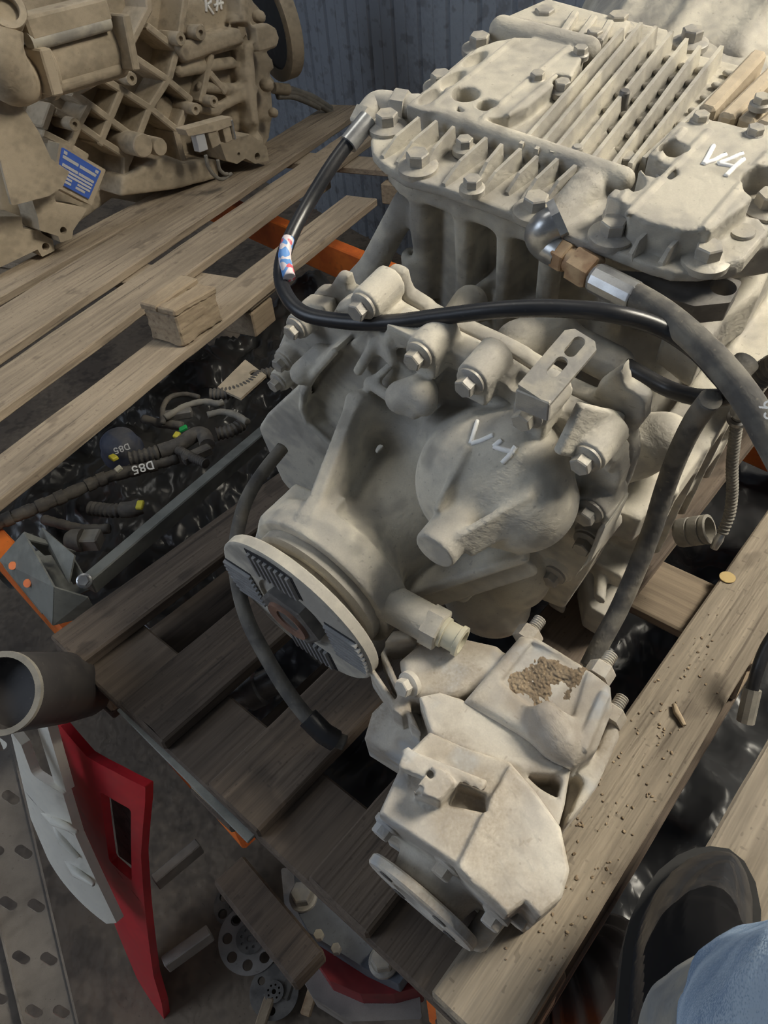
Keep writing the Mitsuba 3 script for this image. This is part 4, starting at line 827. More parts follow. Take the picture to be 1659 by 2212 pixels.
# ================================================================ brown gearbox on the left
G2 = thing('gearbox', 'brown dusty ribbed gearbox with a blue type plate on the left pallet', 'gearbox')
YS = 2.3
XZ = lambda pts, Y: np.array([py(a, b, Y)[[0, 2]] for a, b in pts])
K = Vol((.50, 1.98, -.03), (2.35, 2.66, 1.10), .0085)
K.ext(XZ([(300, -120), (560, -120), (548, 60), (588, 120), (596, 240), (588, 300), (560, 350), (480, 398), (400, 420), (330, 445), (250, 430), (180, 482), (100, 530), (0, 570), (0, -120)], 2.34), 1, 2.35, 2.62, r=.015)
K.ext(XZ([(265, 384), (360, 335), (400, 350), (470, 345), (475, 385), (380, 410), (262, 425)], 2.22), 1, 2.22, 2.4, r=.008)
K.ext(XZ([(385, 0), (520, 0), (545, 110), (556, 270), (480, 300), (420, 250), (395, 215), (345, 160), (370, 100)], 2.30), 1, 2.30, 2.4, r=.012)
def zz(P, ox=330, oy=0, s=.2411): return [(ox+s*a, oy+s*b) for a, b in P]
K.ext(XZ(zz([(780, -60), (860, -60), (900, 330), (960, 1110), (905, 1115), (860, 700), (825, 300)]), 2.22), 1, 2.22, 2.36, r=.008)
K.ext(XZ(zz([(860, -40), (960, 60), (1005, 120), (990, 190), (1110, 260), (1150, 340), (1120, 430), (1000, 480), (1080, 520), (1105, 620), (1040, 660), (1110, 720), (1080, 800), (1020, 850), (1060, 940), (1125, 1010), (1060, 1090), (960, 1090), (900, 700)]), 2.34), 1, 2.34, 2.56, r=.015)
for (a, b, r_) in ((730, 195, 58), (780, 470, 55), (790, 640, 78), (830, 830, 62), (870, 1110, 70), (950, 150, 55), (900, 1260, 80), (1080, 1010, 45), (690, 1320, 60), (1020, 760, 60)):
    K.ell(py(*zz([(a, b)])[0], 2.27), np.array([1, 1.3, 1])*r_*.2411*2.55/1600, k=.02)
for P, r_ in (([(280, 500), (800, 370)], 42), ([(240, 640), (700, 560)], 45), ([(590, 960), (800, 860)], 42), ([(240, 260), (430, 260)], 40), ([(360, 960), (560, 1000)], 40), ([(430, 780), (900, 800)], 45)):
    a, b = zz(P); K.cap(py(*a, 2.26), py(*b, 2.26), r_*.2411*2.55/1600, k=.02)
ear = zz([(900, 240), (1040, 205), (1110, 250), (1145, 340), (1115, 425), (950, 470)])
K.ext(XZ(ear, 2.20), 1, 2.20, 2.24, r=.006, k=.004)
K.cyl(py(*zz([(1058, 320)])[0], 2.10), py(*zz([(1058, 320)])[0], 2.10)+[0, .2, 0], .030, k=.003, cut=True)
K.ext(XZ([(380, 96), (520, 60), (532, 92), (405, 135), (392, 120)], 2.22), 1, 2.22, 2.34, r=.012)
gv2 = part(G2, 'housing', K.mesh(), 'dust_brown', True)
nr = 0
for P in ([(306, -30), (311, 19), (263, 111)], [(311, 58), (366, 101)], [(392, -20), (376, 92), (357, 164), (311, 236), (285, 306)], [(265, 113), (345, 166), (400, 212)], [(210, 166), (253, 193), (313, 231), (374, 280)], [(253, 193), (227, 256), (207, 306)], [(188, 227), (227, 256), (285, 299)], [(113, 239), (154, 263), (205, 299), (262, 334)], [(183, 224), (166, 256), (142, 311)], [(101, 229), (87, 270)], [(87, 287), (135, 311), (175, 335)], [(400, 212), (376, 277)], [(371, 285), (388, 352)], [(446, 120), (425, 215)], [(446, 160), (475, 195)], [(262, 334), (262, 400)], [(285, 306), (265, 350)], [(135, 311), (120, 350)], [(210, 166), (150, 200), (188, 227)]):
    pp = [py(x, y, 2.27) for x, y in P]
    part(G2, 'rib', cat([beam(a-(b-a)/np.linalg.norm(b-a)*.008, b+(b-a)/np.linalg.norm(b-a)*.008, .021, .12, up=(0, 1, 0), bev=.004).apply_translation([0, .03, 0]) for a, b in zip(pp[:-1], pp[1:])]), 'dust_brown', 30)
def tubeboss(x, y, r_, Y=2.2, L=.1, h=.4):
    c = py(x, y, Y); return part(G2, 'boss', lathe([(0, .012), (r_*h, .012), (r_*h, 0), (r_*.9, 0), (r_, .004), (r_, L), (0, L)], 24, (0, 1, 0), c), 'dust_brown', 40)
for x, y, r_ in ((162, 269, .018), (285, 170, .019), (434, 71, .021), (391, 84, .019), (463, 220, .018), (423, 236, .018)): tubeboss(x, y, r_)
for x, y, r_ in ((310, 315, .034), (347, 318, .026), (357, 234, .034)): tubeboss(x, y, r_, 2.16 if x != 357 else 2.3, .14, .0)
# air cylinder at the upper left
a0, a1 = py(82, 145, 2.10), py(246, 102, 2.10); ax = (a1-a0)/np.linalg.norm(a1-a0); Lc = np.linalg.norm(a1-a0)
AC = part(G2, 'air_cylinder', lathe([(0, 0), (.078, 0), (.078, Lc*.06), (.072, Lc*.08), (.072, Lc*.98), (0, Lc)], 40, ax, a0), 'dust_brown', 40)
r0, r1 = py(62, 92, 2.03), py(232, 46, 2.03); part(AC, 'tie_rod', tube(np.array([r0, r1]), .021, 18), 'dust_cover', 40)
r0, r1 = py(85, 196, 2.05), py(254, 146, 2.05); part(AC, 'tie_rod', tube(np.array([r0, r1]), .019, 18), 'dust_brown', 40)
part(AC, 'end_plate', beam(py(236, 28, 2.06), py(260, 148, 2.06), .16, .022, up=ax, bev=.004), 'dust_brown')
part(AC, 'end_plate', beam(py(62, 100, 2.06), py(92, 200, 2.06), .16, .03, up=ax, bev=.004), 'dust_brown')
part(AC, 'port_pipe', tube(spline([py(-10, 60, 2.0), py(-5, 110, 2.0), py(25, 170, 2.04), py(55, 165, 2.1)], 8), .058, 24), 'dust_brown', 40)
part(AC, 'valve_block', beam(py(40, 62, 2.06), py(215, 18, 2.06), .10, .05, bev=.006), 'dust_brown')
part(AC, 'pipe_end', lathe([(.026, .02), (.026, 0), (.040, 0), (.042, .004), (.042, .16), (0, .16), (0, .02), (.026, .02)], 28, (.15, .9, -.4), py(16, 18, 1.97)), 'dust_brown', 40)
part(G2, 'cover_bracket', (lambda m: m)(slab(Polygon(XZ([(-40, 190), (30, 178), (45, 230), (82, 288), (108, 345), (146, 372), (134, 400), (105, 420), (60, 432), (28, 440), (0, 330), (-40, 300)], 2.06)).buffer(.004), 0, .012).apply_transform(np.array([[1, 0, 0, 0], [0, 0, 1, 2.06], [0, 1, 0, 0], [0, 0, 0, 1.0]]))), 'dust_brown', label='flat dusty bracket plate with a rusty lower edge')
def yslab(P, Y, th, holes=(), buf=.003):
    pg = Polygon(XZ(P, Y)).buffer(buf)
    for x, y, r_ in holes: pg = pg.difference(Point(XZ([(x, y)], Y)[0]).buffer(r_))
    m = slab(pg, 0, th); v = m.vertices; m.vertices = np.stack([v[:, 0], Y+v[:, 2], v[:, 1]], 1); m.invert(); return m
part(G2, 'foot', yslab([(0, 470), (45, 470), (48, 498), (80, 500), (112, 520), (116, 540), (92, 552), (82, 536), (0, 575), (-60, 600), (-60, 480)], 2.16, .10, ((99, 533, .011),)), 'dust_brown')
part(G2, 'foot', yslab([(72, 432), (112, 412), (120, 442), (186, 452), (156, 497), (154, 514), (132, 521), (127, 508), (88, 496), (84, 470)], 2.12, .10, ((137, 498, .010),)), 'dust_brown')
tpp = [(134, 318), (222, 372), (195, 437), (122, 398)]
part(G2, 'plate_holder', yslab([(130, 312), (226, 368), (197, 441), (116, 398)], 2.13, .06), 'dust_brown')
TP = part(G2, 'type_plate', yslab([(137, 322), (216, 370), (191, 427), (126, 392)], 2.124, .006), 'plate_blue', label='blue and silver type plate')
def bil(u, v): A, B_, C, D = [np.array(t, float) for t in ((137, 322), (216, 370), (191, 427), (126, 392))]; return tuple((A*(1-u)+B_*u)*(1-v)+(D*(1-u)+C*u)*v)
for u0, u1, v0, v1 in ((.02, .46, .16, .26), (.5, .96, .16, .26), (.04, .5, .40, .49), (.53, .97, .40, .49), (.04, .97, .53, .60), (.05, .97, .64, .71), (.05, .40, .75, .82), (.58, .97, .75, .82), (.05, .40, .86, .94), (.55, .85, .86, .94), (.03, .12, .02, .12), (.9, .98, .02, .12)):
    part(TP, 'print_field', yslab([bil(u0, v0), bil(u1, v0), bil(u1, v1), bil(u0, v1)], 2.1225, .002, (), .0), 'plate_silver')
SX = part(G2, 'sensor_bracket', yslab([(403, 282), (500, 255), (503, 268), (470, 280), (408, 292)], 2.08, .05), 'dust_brown')
part(SX, 'connector', beam(py(425, 283, 2.10), py(435, 325, 2.10), .034, .03, up=(0, 1, 0)), 'plate_silver')
part(SX, 'connector', beam(py(450, 278, 2.10), py(462, 315, 2.10), .034, .03, up=(0, 1, 0)), 'dust_brown')
part(SX, 'connector', beam(py(482, 272, 2.10), py(490, 305, 2.10), .03, .03, up=(0, 1, 0)), 'dust_brown')
part(SX, 'clip_plate', beam(py(495, 258, 2.09), py(503, 300, 2.09), .006, .03, up=(0, 1, 0)), 'steel_bright')
for P in ([(444, 335), (450, 360), (464, 380), (480, 387), (500, 375)], [(470, 345), (474, 365), (484, 375), (492, 376)]):
    part(SX, 'cable', tube(spline([py(x, y, 2.07+i*.005) for i, (x, y) in enumerate(P)], 8), .006, 10), 'conduit_light', True)
part(G2, 'pump', yslab([(478, 312), (540, 292), (575, 318), (580, 345), (552, 352), (530, 340), (512, 352), (490, 345)], 2.16, .16, ((516, 333, .006), (556, 338, .012))), 'dust_brown')
ring = py(575, 55, 2.5); part(G2, 'flywheel_ring', lathe([(.15, 0), (.19, 0), (.19, .05), (.15, .05), (.15, 0)], 56, (.93, -.28, .1), ring), 'dust_brown', 40)
part(G2, 'flywheel_disc', lathe([(0, .01), (.15, .01), (.15, .04), (0, .04)], 48, (.93, -.28, .1), ring), 'rubber', 40)
def mark2(strokes, Y):
    return cat([tube(np.array([py(x, y, Y) for x, y in st]), .0045, 6) for st in strokes])
part(G2, 'paint_mark', mark2([[(446, 25), (444, 0), (443, -20)], [(443, -18), (456, -14), (455, 4), (447, 10)], [(447, 10), (461, 30)], [(468, 24), (471, -16)], [(478, 20), (474, -18)], [(462, 12), (482, 6)]], 2.297), 'marker_white', True, label='white RH paint mark')
for i, P in enumerate(([(596, 196), (622, 192), (650, 200), (680, 212), (715, 235)], [(600, 208), (630, 208), (660, 218), (690, 232)], [(598, 202), (640, 200), (675, 218), (720, 245)])):
    part(G2, 'cable', tube(spline([py(x, y, 2.45) for x, y in P], 8), .012, 12), 'conduit_light', True)
part(G2, 'cable_gland', tube(np.array([py(590, 190, 2.44), py(622, 193, 2.44)]), .02, 16), 'dust_brown', 30)
# ================================================================ hoses
def hose(name, P, r, m, label, parts=None):
    pts = spline([pr(*p) for p in P], 10); return whole(name, tube(pts, r, 20), m, label, 'hose', True), pts
h1, pts = hose('hose', [(768, 290, .968), (757, 303, .965), (715, 360, .95), (660, 450, .93), (620, 530, .90), (606, 590, .88), (620, 640, .85), (660, 678, .825), (740, 694, .80), (840, 697, .775), (950, 684, .755), (1080, 669, .735), (1200, 666, .725), (1320, 677, .72), (1420, 705, .735), (1500, 755, .745), (1552, 810, .745), (1576, 838, .74), (1582, 850, .745), (1560, 858, .755), (1500, 857, .77), (1440, 838, .79), (1370, 800, .80), (1290, 752, .815), (1225, 703, .835), (1185, 672, .865)], .0083, 'rubber', 'smooth black rubber hose looping across the top of the gearbox')
part(h1, 'end_sleeve', tube(np.array([pr(795, 258, .976), pr(752, 312, .962)]), .0115, 20), 'steel_bright', 40)
st = spline([pr(619, 515, .893), pr(611, 553, .880), pr(621, 600, .862)], 8); part(h1, 'sticker', tube(st+(CAM-st)/np.linalg.norm(CAM-st, axis=1, keepdims=True)*.0022+right*.002, .0071, 16), 'sticker', True, label='small coloured sticker')
hose('hose', [(1535, 862, .73), (1500, 910, .76), (1465, 980, .79), (1435, 1060, .82), (1410, 1140, .84), (1375, 1230, .86), (1335, 1320, .875), (1300, 1385, .88), (1272, 1440, .885)], .0105, 'rubber_dust', 'dusty grey hose hanging down along the right side of the gearbox')
hL, pts = hose('hose', [(610, 968, 1.0), (572, 1015, .98), (537, 1070, .95), (517, 1130, .93), (508, 1200, .92), (515, 1270, .91), (535, 1340, .90), (570, 1410, .89), (615, 1485, .885), (660, 1545, .885), (700, 1585, .887), (745, 1605, .89)], .0088, 'rubber_dust', 'dusty grey hose curving behind the round output flange')
part(hL, 'end_sleeve', tube(np.array([pr(665, 1550, .882), pr(700, 1585, .884), pr(725, 1600, .888)]), .0125, 16), 'rubber', 40)
hB, pts = hose('hose', [(1300, 603, .788), (1370, 638, .770), (1440, 682, .748), (1510, 742, .725), (1570, 805, .705), (1620, 872, .690), (1659, 940, .685), (1730, 1080, .69), (1800, 1260, .72)], .0128, 'rubber_dust', 'thick grey braided hose with a chrome ferrule at the right edge')
f0, f1 = pr(1283, 598, .789), pr(1372, 643, .770); fd = f1-f0; fL_ = np.linalg.norm(fd)
part(hB, 'ferrule', lathe([(0, -.012), (.008, -.012), (.008, 0), (.0135, .0), (.0150, .003), (.0150, fL_*.95), (.0142, fL_), (0, fL_)], 12, fd, f0), 'steel_bright', 20, label='chrome ferrule')
part(h1, 'end_knob', tube(np.array([pr(1585, 815, .73), pr(1612, 782, .74)]), np.array([.010, .0115]), 20), 'rubber_dust', 40)
tw = meshkit.text_mesh('95', .009, .0004, True); q_ = pr(1636, 872, .672); u_ = pr(1659, 915, .670)-q_; tw.apply_transform(frame(q_, u_, (CAM-q_)/np.linalg.norm(CAM-q_)))
part(hB, 'lettering', tw, 'marker_white', label='white lettering')
# conduit with its plug, right
cd = spline([pr(1606, 872, .95), pr(1592, 915, .98), pr(1582, 1000, 1.02), pr(1582, 1060, 1.05), pr(1576, 1110, 1.07), pr(1560, 1152, 1.08)], 10)
CD = whole('cable', corrugated(cd, .0062, .0076, .0052), 'conduit_light', 'thin ribbed grey cable hanging in the gap at the right', 'cable', True)
part(CD, 'tip', tube(np.array([pr(1562, 1148, 1.08), pr(1552, 1165, 1.085), pr(1542, 1185, 1.09)]), np.array([.004, .0065, .005]), 12), 'steel_bright', True)
part(CD, 'clamp', cat([lathe([(.0085, -.006), (.0115, -.006), (.0115, .006), (.0085, .006), (.0085, -.006)], 18, cd[6]-cd[0], cd[3]), lathe([(.0085, -.003), (.0125, -.003), (.0125, .003), (.0085, .003), (.0085, -.003)], 18, cd[6]-cd[0], cd[8])]), 'steel_bright', 40)
whole('ribbed_pipe', corrugated(spline([pr(1690, 780, .95), pr(1650, 805, .97), pr(1625, 830, .98)], 10), .0125, .0150, .0075), 'conduit', 'ribbed dark pipe end behind the braided hose', 'pipe', True)
ca, cb = pr(1466, 1152, 1.12), pr(1536, 1142, 1.10); cdv = cb-ca; cL = np.linalg.norm(cdv)
whole('coupling', lathe([(0, 0), (.019, 0), (.0205, .004), (.0205, cL*.38), (.019, cL*.40), (.019, cL*.44), (.0205, cL*.46), (.0205, cL*.74), (.0185, cL*.76), (.0185, cL*.8), (.0205, cL*.82), (.0205, cL*.95), (.016, cL*.97), (.0155, cL*.6), (0, cL*.6)], 28, cdv, ca), 'conduit_light', 'round grey plastic coupling in the dark gap beside the pallet', 'coupling', 40)
cp = spline([pr(1680, 1360, 1.02), pr(1655, 1400, 1.02), pr(1637, 1445, 1.02), pr(1622, 1500, 1.03)], 8)
CB = whole('cable', tube(cp, .0075, 14), 'rubber', 'black cable with a grey crimp at the right edge', 'cable', True)
part(CB, 'crimp', tube(np.array([pr(1626, 1488, 1.03), pr(1610, 1560, 1.04)]), .0105, 10), 'conduit_light', 30)
# small things on the right plank
whole('coin', lathe([(0, 0), (.0108, 0), (.0112, .0005), (.0112, .0014), (.0108, .0018), (0, .0018)], 28, (0, 0, 1), pz(1571, 1248, .0005)), 'brass_coin', 'small brass coin lying on the right plank', 'coin', 40)
whole('twig', tube(np.array([pz(1456, 1522, .004), pz(1462, 1540, .005), pz(1470, 1552, .004), pz(1478, 1567, .004)]), np.array([.003, .0042, .0036, .0028]), 8), 'wood_raw', 'short brown wood chip lying on the right plank', 'wood chip', True)
rr = random.Random(3)
for lab, n_, fn in (('dirt crumbs scattered over the right plank', 150, lambda: pz(rr.uniform(1080, 1560), rr.uniform(1300, 2100), .001)), ('splinters and crumbs on the left pallet boards', 110, lambda: pz(rr.uniform(0, 640), rr.uniform(420, 1000), .001))):
    ms = []
    while len(ms) < n_:
        p = fn()
        if lab.startswith('dirt'):
            if not (.075 < p[1] < .150 and .16 < p[0] < 1.3): continue
        m = trimesh.creation.icosphere(0, rr.uniform(.0006, .0019)); m.apply_scale([1, 1.4, .6]); m.apply_transform(trimesh.transformations.rotation_matrix(rr.uniform(0, 6), [0, 0, 1])); m.apply_translation(p); ms.append(m)
    if lab.startswith('dirt'): whole('dirt_crumbs', cat(ms), 'dirt_soil', lab, 'dirt', False, None, True)
# ================================================================ lower left: things leaning and lying under the rack
def panel(P, P1, P2, P3, th, holes=(), bend=0.0, inner=None):
    P1, P2, P3 = map(np.array, (P1, P2, P3)); ez = np.cross(P2-P1, P3-P1); ez /= np.linalg.norm(ez)
    if ez@(CAM-P1) < 0: ez = -ez
    ex = P3-P1; ex /= np.linalg.norm(ex); ey = np.cross(ez, ex)
    def on(x, y): d = ray(x, y); q = CAM+d*(((P1-CAM)@ez)/(d@ez)); return [(q-P1)@ex, (q-P1)@ey]
    pg = Polygon([on(*p) for p in P]).buffer(.012).buffer(-.010)
    for h in holes: pg = pg.difference(Polygon([on(*p) for p in h]).buffer(.006))
    m = slab(pg, -th, 0); m = m.subdivide_to_size(.05)
    v = m.vertices; c = (v[:, 1].min()+v[:, 1].max())/2; v[:, 2] += bend*(1-((v[:, 1]-c)/(np.ptp(v[:, 1])/2))**2); m.vertices = v
    M = np.eye(4); M[:3, 0], M[:3, 1], M[:3, 2], M[:3, 3] = ex, ey, ez, P1; m.apply_transform(M); return m
Z8 = lambda pts: [(.4219*a, 1350+.4219*b) for a, b in pts]
red = Z8([(328, 490), (345, 474), (372, 485), (410, 530), (500, 640), (620, 730), (740, 832), (746, 900), (752, 1150), (782, 1400), (830, 1750), (870, 1890), (880, 1975), (852, 1985), (720, 1790), (620, 1600), (560, 1460), (470, 1150), (420, 950), (370, 720)])
rw = Z8([(580, 838), (688, 925), (712, 1250), (622, 1165)])
p1, p2, p3 = pz(145, 1556, -.16), pz(313, 1705, -.16), pz(366, 2172, -.765)
RP_ = whole('red_panel', panel(red, p1, p2, p3, .014, [rw], .02), 'paint_red', 'glossy red body panel with a slot leaning under the rack', 'body panel', 35)
off = np.cross(p2-p1, p3-p1); off /= np.linalg.norm(off); off = off if off@(CAM-p1) < 0 else -off
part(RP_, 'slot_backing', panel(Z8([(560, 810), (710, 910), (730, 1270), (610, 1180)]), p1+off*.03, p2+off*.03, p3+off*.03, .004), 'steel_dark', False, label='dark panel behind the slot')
wh = Z8([(-40, 500), (0, 515), (110, 530), (150, 590), (205, 740), (270, 800), (330, 860), (400, 1070), (480, 1260), (592, 1520), (560, 1510), (420, 1350), (270, 1180), (170, 980), (90, 740), (30, 590)])
w1, w2, w3 = [q-off*.06 for q in (p1, p2, p3)]
WP = whole('white_panel', panel(wh, w1, w2, w3, .014, (), .015), 'paint_white', 'cream white body panel leaning left of the red one', 'body panel', 35)
part(WP, 'side_strip', panel(Z8([(178, 480), (228, 478), (335, 850), (282, 812)]), w1, w2, w3, .014), 'paint_white')
for P in ([(270, 1010), (400, 1190)], [(200, 940), (395, 1060)], [(330, 1190), (480, 1330)]):
    (x0, y0), (x1, y1) = Z8(P); ez = np.cross(w2-w1, w3-w1); ez /= np.linalg.norm(ez); ez = ez if ez@(CAM-w1) > 0 else -ez
    def onp(x, y): d = ray(x, y); return CAM+d*(((w1+ez*.010-CAM)@ez)/(d@ez))
    part(WP, 'pressed_ridge', tube(np.array([onp(x0, y0), (onp(x0, y0)+onp(x1, y1))/2+ez*.004, onp(x1, y1)]), np.array([.003, .0075, .003]), 12), 'paint_white', True)
def post(name, c0, c1, w, label, ncol, hs=.012, step=.082, toward=None):
    ex = (c1-c0)/np.linalg.norm(c1-c0); L = np.linalg.norm(c1-c0); ez = (CAM-c0); ez = ez-ex*(ez@ex)
    if toward is not None: ez = np.array(toward, float)-ex*(np.array(toward)@ex)
    ez /= np.linalg.norm(ez)
    from shapely.geometry import LineString
    pg = Polygon([(0, -w/2), (L, -w/2), (L, w/2), (0, w/2)])
    for i in range(int(L/step)):
        for j in range(ncol):
            yy = (j-(ncol-1)/2)*w*.5; x = .03+i*step+(.02 if j % 2 else 0)
            pg = pg.difference(LineString([(x-.006, yy-.004), (x+.006, yy+.004)]).buffer(hs*.55))
    k = whole(name, slab(pg, -.003, 0, frame(c0, ex, ez)), 'steel_post', label, 'steel post')
    for s in (-1, 1): part(k, 'flange', slab([(0, s*w/2-.0015), (L, s*w/2-.0015), (L, s*w/2+.0015), (0, s*w/2+.0015)], -.022, 0.006, frame(c0, ex, ez)), 'steel_post')
    return k
mat('steel_post', princ(dusty((0.34, 0.315, 0.29), (0.27, 0.25, 0.232), (0.13, 0.118, 0.108), sc=18), 0.38, 0.35))
post('perforated_post', pr(-50, 1540, 1.22), pr(128, 2290, 1.42), .066, 'grey perforated steel post leaning at the left edge beside the white panel', 2)
post('perforated_post', pr(-95, 1900, 1.28), pr(60, 2330, 1.45), .05, 'second perforated steel post at the lower left corner', 1)
t0, t1 = pr(6, 1497, 1.06), pr(215, 1478, 1.28)
td = t1-t0; tL = np.linalg.norm(td)
DP = whole('duct_pipe', lathe([(.044, .03), (.046, 0), (.050, 0), (.0505, .004), (.0505, tL*.55), (.047, tL*.8), (.036, tL), (0, tL), (0, .03), (.044, .03)], 40, td, t0), 'rubber_pipe', 'large dark rubber pipe with an open end at the left edge', 'pipe', 40)
mat('rubber_pipe', princ(dusty((0.045, 0.042, 0.042), (0.06, 0.055, 0.052), (0.10, 0.09, 0.08), sc=16), 0.5))
part(DP, 'rim', lathe([(.044, .002), (.044, -.003), (.0515, -.003), (.0515, .004), (.044, .002)], 40, td, t0), 'conduit_light', 40)
# bars, plank and machine parts on the floor
for (a, b, lab) in (((358, 1888), (432, 1826), 'upper grey steel bar sticking out beside the red panel'), ((380, 2068), (455, 2014), 'lower grey steel bar sticking out beside the red panel')):
    p, q = pz(*a, -.62), pz(*b, -.62); whole('steel_bar', beam(p-(q-p)*.3, q, .02, .035, bev=.002), 'steel_post', lab, 'steel bar')
p, q = pz(498, 1885, -.36), pz(672, 2100, -.36); whole('wooden_plank', beam(p, q, .058, .04, bev=.004), 'wood_dark', 'brown plank lying below the front edge of the near pallet', 'plank')
def disc(c, n, R_, holes, th, hub, m, label, cat_='flywheel', grp=None):
    pg = Point(0, 0).buffer(R_, 24)
    for r_, hr, nh, ph in holes:
        for i in range(nh): a = ph+i*2*math.pi/nh; pg = pg.difference(Point(r_*math.cos(a), r_*math.sin(a)).buffer(hr, 8))
    k = whole('flywheel', slab(pg, -th, 0, zfr(c, n)), m, label, cat_)
    pg = Point(0, 0).buffer(hub, 16).difference(Point(0, 0).buffer(hub*.22, 8))
    for i in range(8): a = i*math.pi/4; pg = pg.difference(Point(hub*.6*math.cos(a), hub*.6*math.sin(a)).buffer(hub*.1, 6))
    part(k, 'hub', slab(pg, 0, .006, zfr(c, n)), 'steel_dark'); return k
n_ = (-.1, -.25, .95)
disc(pz(540, 2028, -.70), n_, .060, [(.043, .0095, 8, .2)], .02, .026, 'steel_post', 'grey flywheel with round holes lying on the floor')
disc(pz(592, 2142, -.73), n_, .045, [(.030, .007, 3, .4), (0, .012, 1, 0)], .03, .018, 'steel_dark', 'small dark pulley lying below the flywheel', 'pulley')
disc(pz(505, 1955, -.74), n_, .040, [(.026, .009, 5, .4)], .02, .014, 'steel_dark', 'dark perforated disc half hidden above the flywheel', 'disc')
for x, y, s, m, lab in ((628, 2120, .03, 'conduit', 'dark elbow part beside the small pulley'), (575, 2190, .022, 'wood_raw', 'tan scrap of cardboard on the floor'), (672, 2165, .022, 'rusty_brass', 'brown scrap by the curved plate'), (572, 2163, .008, 'plate_silver', 'small bright ring on the floor')):
    a = pz(x, y, -.74); whole('scrap', beam(a-[s, s*.3, 0], a+[s, s*.5, .01], s*.9, s*.5, bev=.003), m, lab, 'scrap')
EN = thing('engine_part', 'blue-grey engine casting with a crimson rim below the front corner of the near pallet', 'engine part')
def zs(P, z0, z1): return slab(Polygon([pz(x, y, z1)[:2] for x, y in P]).buffer(.004), z0, z1)
part(EN, 'casting', zs([(640, 1885), (690, 1900), (760, 1960), (880, 2090), (860, 2118), (790, 2085), (720, 2040), (672, 2010), (645, 1960)], -.50, -.40), 'grey_engine')
part(EN, 'rim', zs([(668, 2012), (690, 2018), (760, 2068), (840, 2108), (905, 2105), (905, 2125), (850, 2140), (780, 2140), (715, 2112), (680, 2060)], -.52, -.44), 'paint_crimson', label='crimson curved rim')
part(EN, 'flange_plate', zs([(612, 1880), (652, 1878), (664, 2010), (700, 2100), (770, 2145), (900, 2140), (905, 2195), (760, 2200), (680, 2150), (630, 2060)], -.54, -.49), 'steel_post')
for x, y, R_ in ((655, 1938, .022), (828, 2078, .022)): part(EN, 'bolt', bolt_mesh(R_*.8, .018, R_, .006).apply_transform(zfr(pz(x, y, -.395), (0, 0, 1))), 'steel_bolt', 30)
for x, y in ((690, 2023), (727, 2053)): part(EN, 'nut', hexprism(.008, .012).apply_transform(zfr(pz(x, y, -.395), (0, 0, 1))), 'steel_bolt')
# ribbed pipe in the lower right gap
whole('ribbed_pipe', corrugated(spline([pz(1170, 2140, -.20), pz(1230, 2135, -.2), pz(1300, 2110, -.2), pz(1360, 2060, -.22)], 10), .045, .052, .022, 24), 'rubber_pipe', 'dark ribbed pipe in the gap at the bottom beside the shoe', 'pipe', True)
# ================================================================ the person's foot
PE = thing('person', 'standing person seen from above, only a black shoe and faded blue jeans showing', 'person')
zt = .10
so = [(1478, 1832), (1512, 1818), (1548, 1813), (1585, 1818), (1615, 1842), (1638, 1885), (1650, 1945), (1648, 2010), (1640, 2080), (1650, 2200), (1640, 2300), (1600, 2400), (1480, 2420), (1370, 2380), (1345, 2280), (1348, 2200), (1355, 2100), (1362, 2030), (1376, 1970), (1402, 1912), (1438, 1864)]
SOP = np.array([pz(x, y, zt+.045)[:2] for x, y in so])
SH = Vol((SOP[:, 0].min()-.02, SOP[:, 1].min()-.02, zt-.005), (SOP[:, 0].max()+.02, SOP[:, 1].max()+.02, zt+.16), .0028)
toe, heel = np.array(pz(1548, 1813, zt+.045)[:2]), np.array(pz(1480, 2420, zt+.045)[:2]); sdir = (heel-toe)/np.linalg.norm(heel-toe); sL = np.linalg.norm(heel-toe)
def upper(X, Y, Z):
    A, B_ = np.broadcast_arrays(X.squeeze(2), Y.squeeze(2)); d2 = poly_sdf(SOP, A, B_)+.005
    s = np.clip(((A-toe[0])*sdir[0]+(B_-toe[1])*sdir[1])/sL, 0, 1)
    H = .052+.075*mikit_ss(.05, .75, s)
    e = np.clip(-d2/.060, 0, 1); h = zt+.024+H*np.sqrt(np.maximum(1-(1-e)**2, 0))
    h = h-.0035*np.exp(-((-d2-.0185)/.0022)**2)*(s < .55)+.0018*np.exp(-((-d2-.0235)/.0035)**2)*(s < .55)
    h = h-.004*np.sin(np.clip(s*60-14, 0, 6.28*2))*np.exp(-((s-.36)/.06)**2)*e
    return np.maximum(np.maximum(np.expand_dims(d2, 2), (Z-h[:, :, None])*.7), zt+.010-Z)
def mikit_ss(a, b, x): t = np.clip((x-a)/(b-a), 0, 1); return t*t*(3-2*t)
SH_ = SH
SH.put(upper, [SOP[:, 0].min(), SOP[:, 1].min(), zt], [SOP[:, 0].max(), SOP[:, 1].max(), zt+.15], k=.001)
GOR = np.array([pz(x, y, zt+.07)[:2] for x, y in ((1392, 2040), (1425, 1985), (1475, 1945), (1520, 1935), (1562, 1955), (1600, 2005), (1622, 2070), (1622, 2200), (1600, 2330), (1420, 2330), (1385, 2200))])
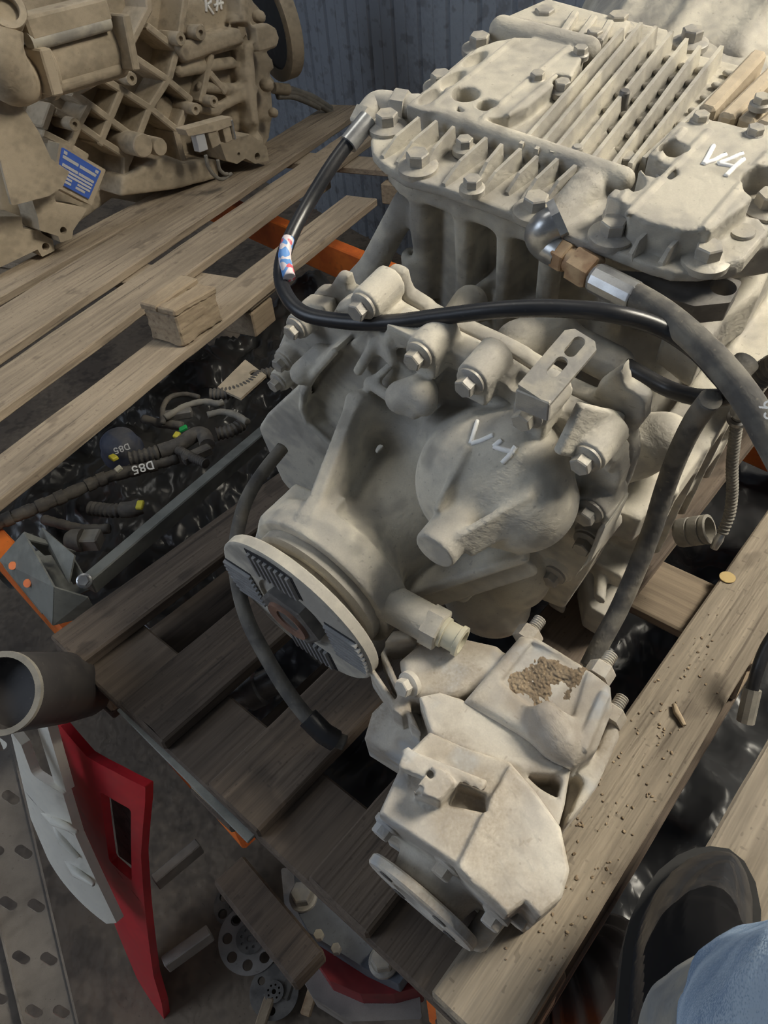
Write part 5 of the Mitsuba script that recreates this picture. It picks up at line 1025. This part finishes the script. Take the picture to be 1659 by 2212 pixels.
SG = Vol(SH.lo, SH.lo+SH.h*(np.array(SH.F.shape)-1), .0028)
def gore(X, Y, Z):
    A, B_ = np.broadcast_arrays(X.squeeze(2), Y.squeeze(2)); q = np.expand_dims(poly_sdf(GOR, A, B_), 2)
    return np.maximum(upper(X, Y, Z-.0022), q)
SG.put(gore, [SOP[:, 0].min(), SOP[:, 1].min(), zt], [SOP[:, 0].max(), SOP[:, 1].max(), zt+.155], k=.001)
SHk = part(PE, 'shoe', SH.mesh(), 'leather', True, label='black leather shoe')
part(SHk, 'tongue', SG.mesh(), 'black_knit', True, label='matt black tongue')
part(SHk, 'sole', slab(Polygon(SOP).buffer(.003), zt, zt+.024), 'sole', 30)
# trouser leg: cloth with folds, rising from the ankle toward the viewer
def cloth(p, q, r0, r1, seed, fold):
    p, q = np.array(p, float), np.array(q, float); m = trimesh.creation.capsule(1.0, 1.0, [64, 64]); v = m.vertices; v = v-[0, 0, v[:, 2].mean()]
    t = np.clip(v[:, 2]+.5, 0, 1); ax_ = (q-p)/np.linalg.norm(q-p); x = np.cross([0, 1, 0], ax_); x /= np.linalg.norm(x); y = np.cross(ax_, x)
    r = r0+(r1-r0)*t; sph = v-np.stack([0*t, 0*t, t-.5], 1)
    w = p+t[:, None]*(q-p)+r[:, None]*(sph[:, :1]*x+sph[:, 1:2]*y+sph[:, 2:]*ax_)
    m = trimesh.Trimesh(w, m.faces, process=False).subdivide(); n = m.vertex_normals; w = m.vertices
    d = (meshkit.fbm(w*[26, 26, 15]+seed, 3, seed)-.5)*2; ridge = 1-np.abs(meshkit.noise(w*[20, 34, 30]+seed*2.0, seed)*2-1)
    m.vertices = w+n*(fold*d+fold*.8*(ridge-.5))[:, None]; return m
JE = part(PE, 'jeans', cloth(pr(1745, 2292, .56), pr(1985, 2510, .42), .066, .085, 2, .007), 'denim', True, label='faded blue jeans leg')
part(JE, 'hem', cloth(pr(1592, 2302, .615), pr(1720, 2345, .56), .058, .064, 5, .006), 'denim_dusty', True, label='dusty grey hem')
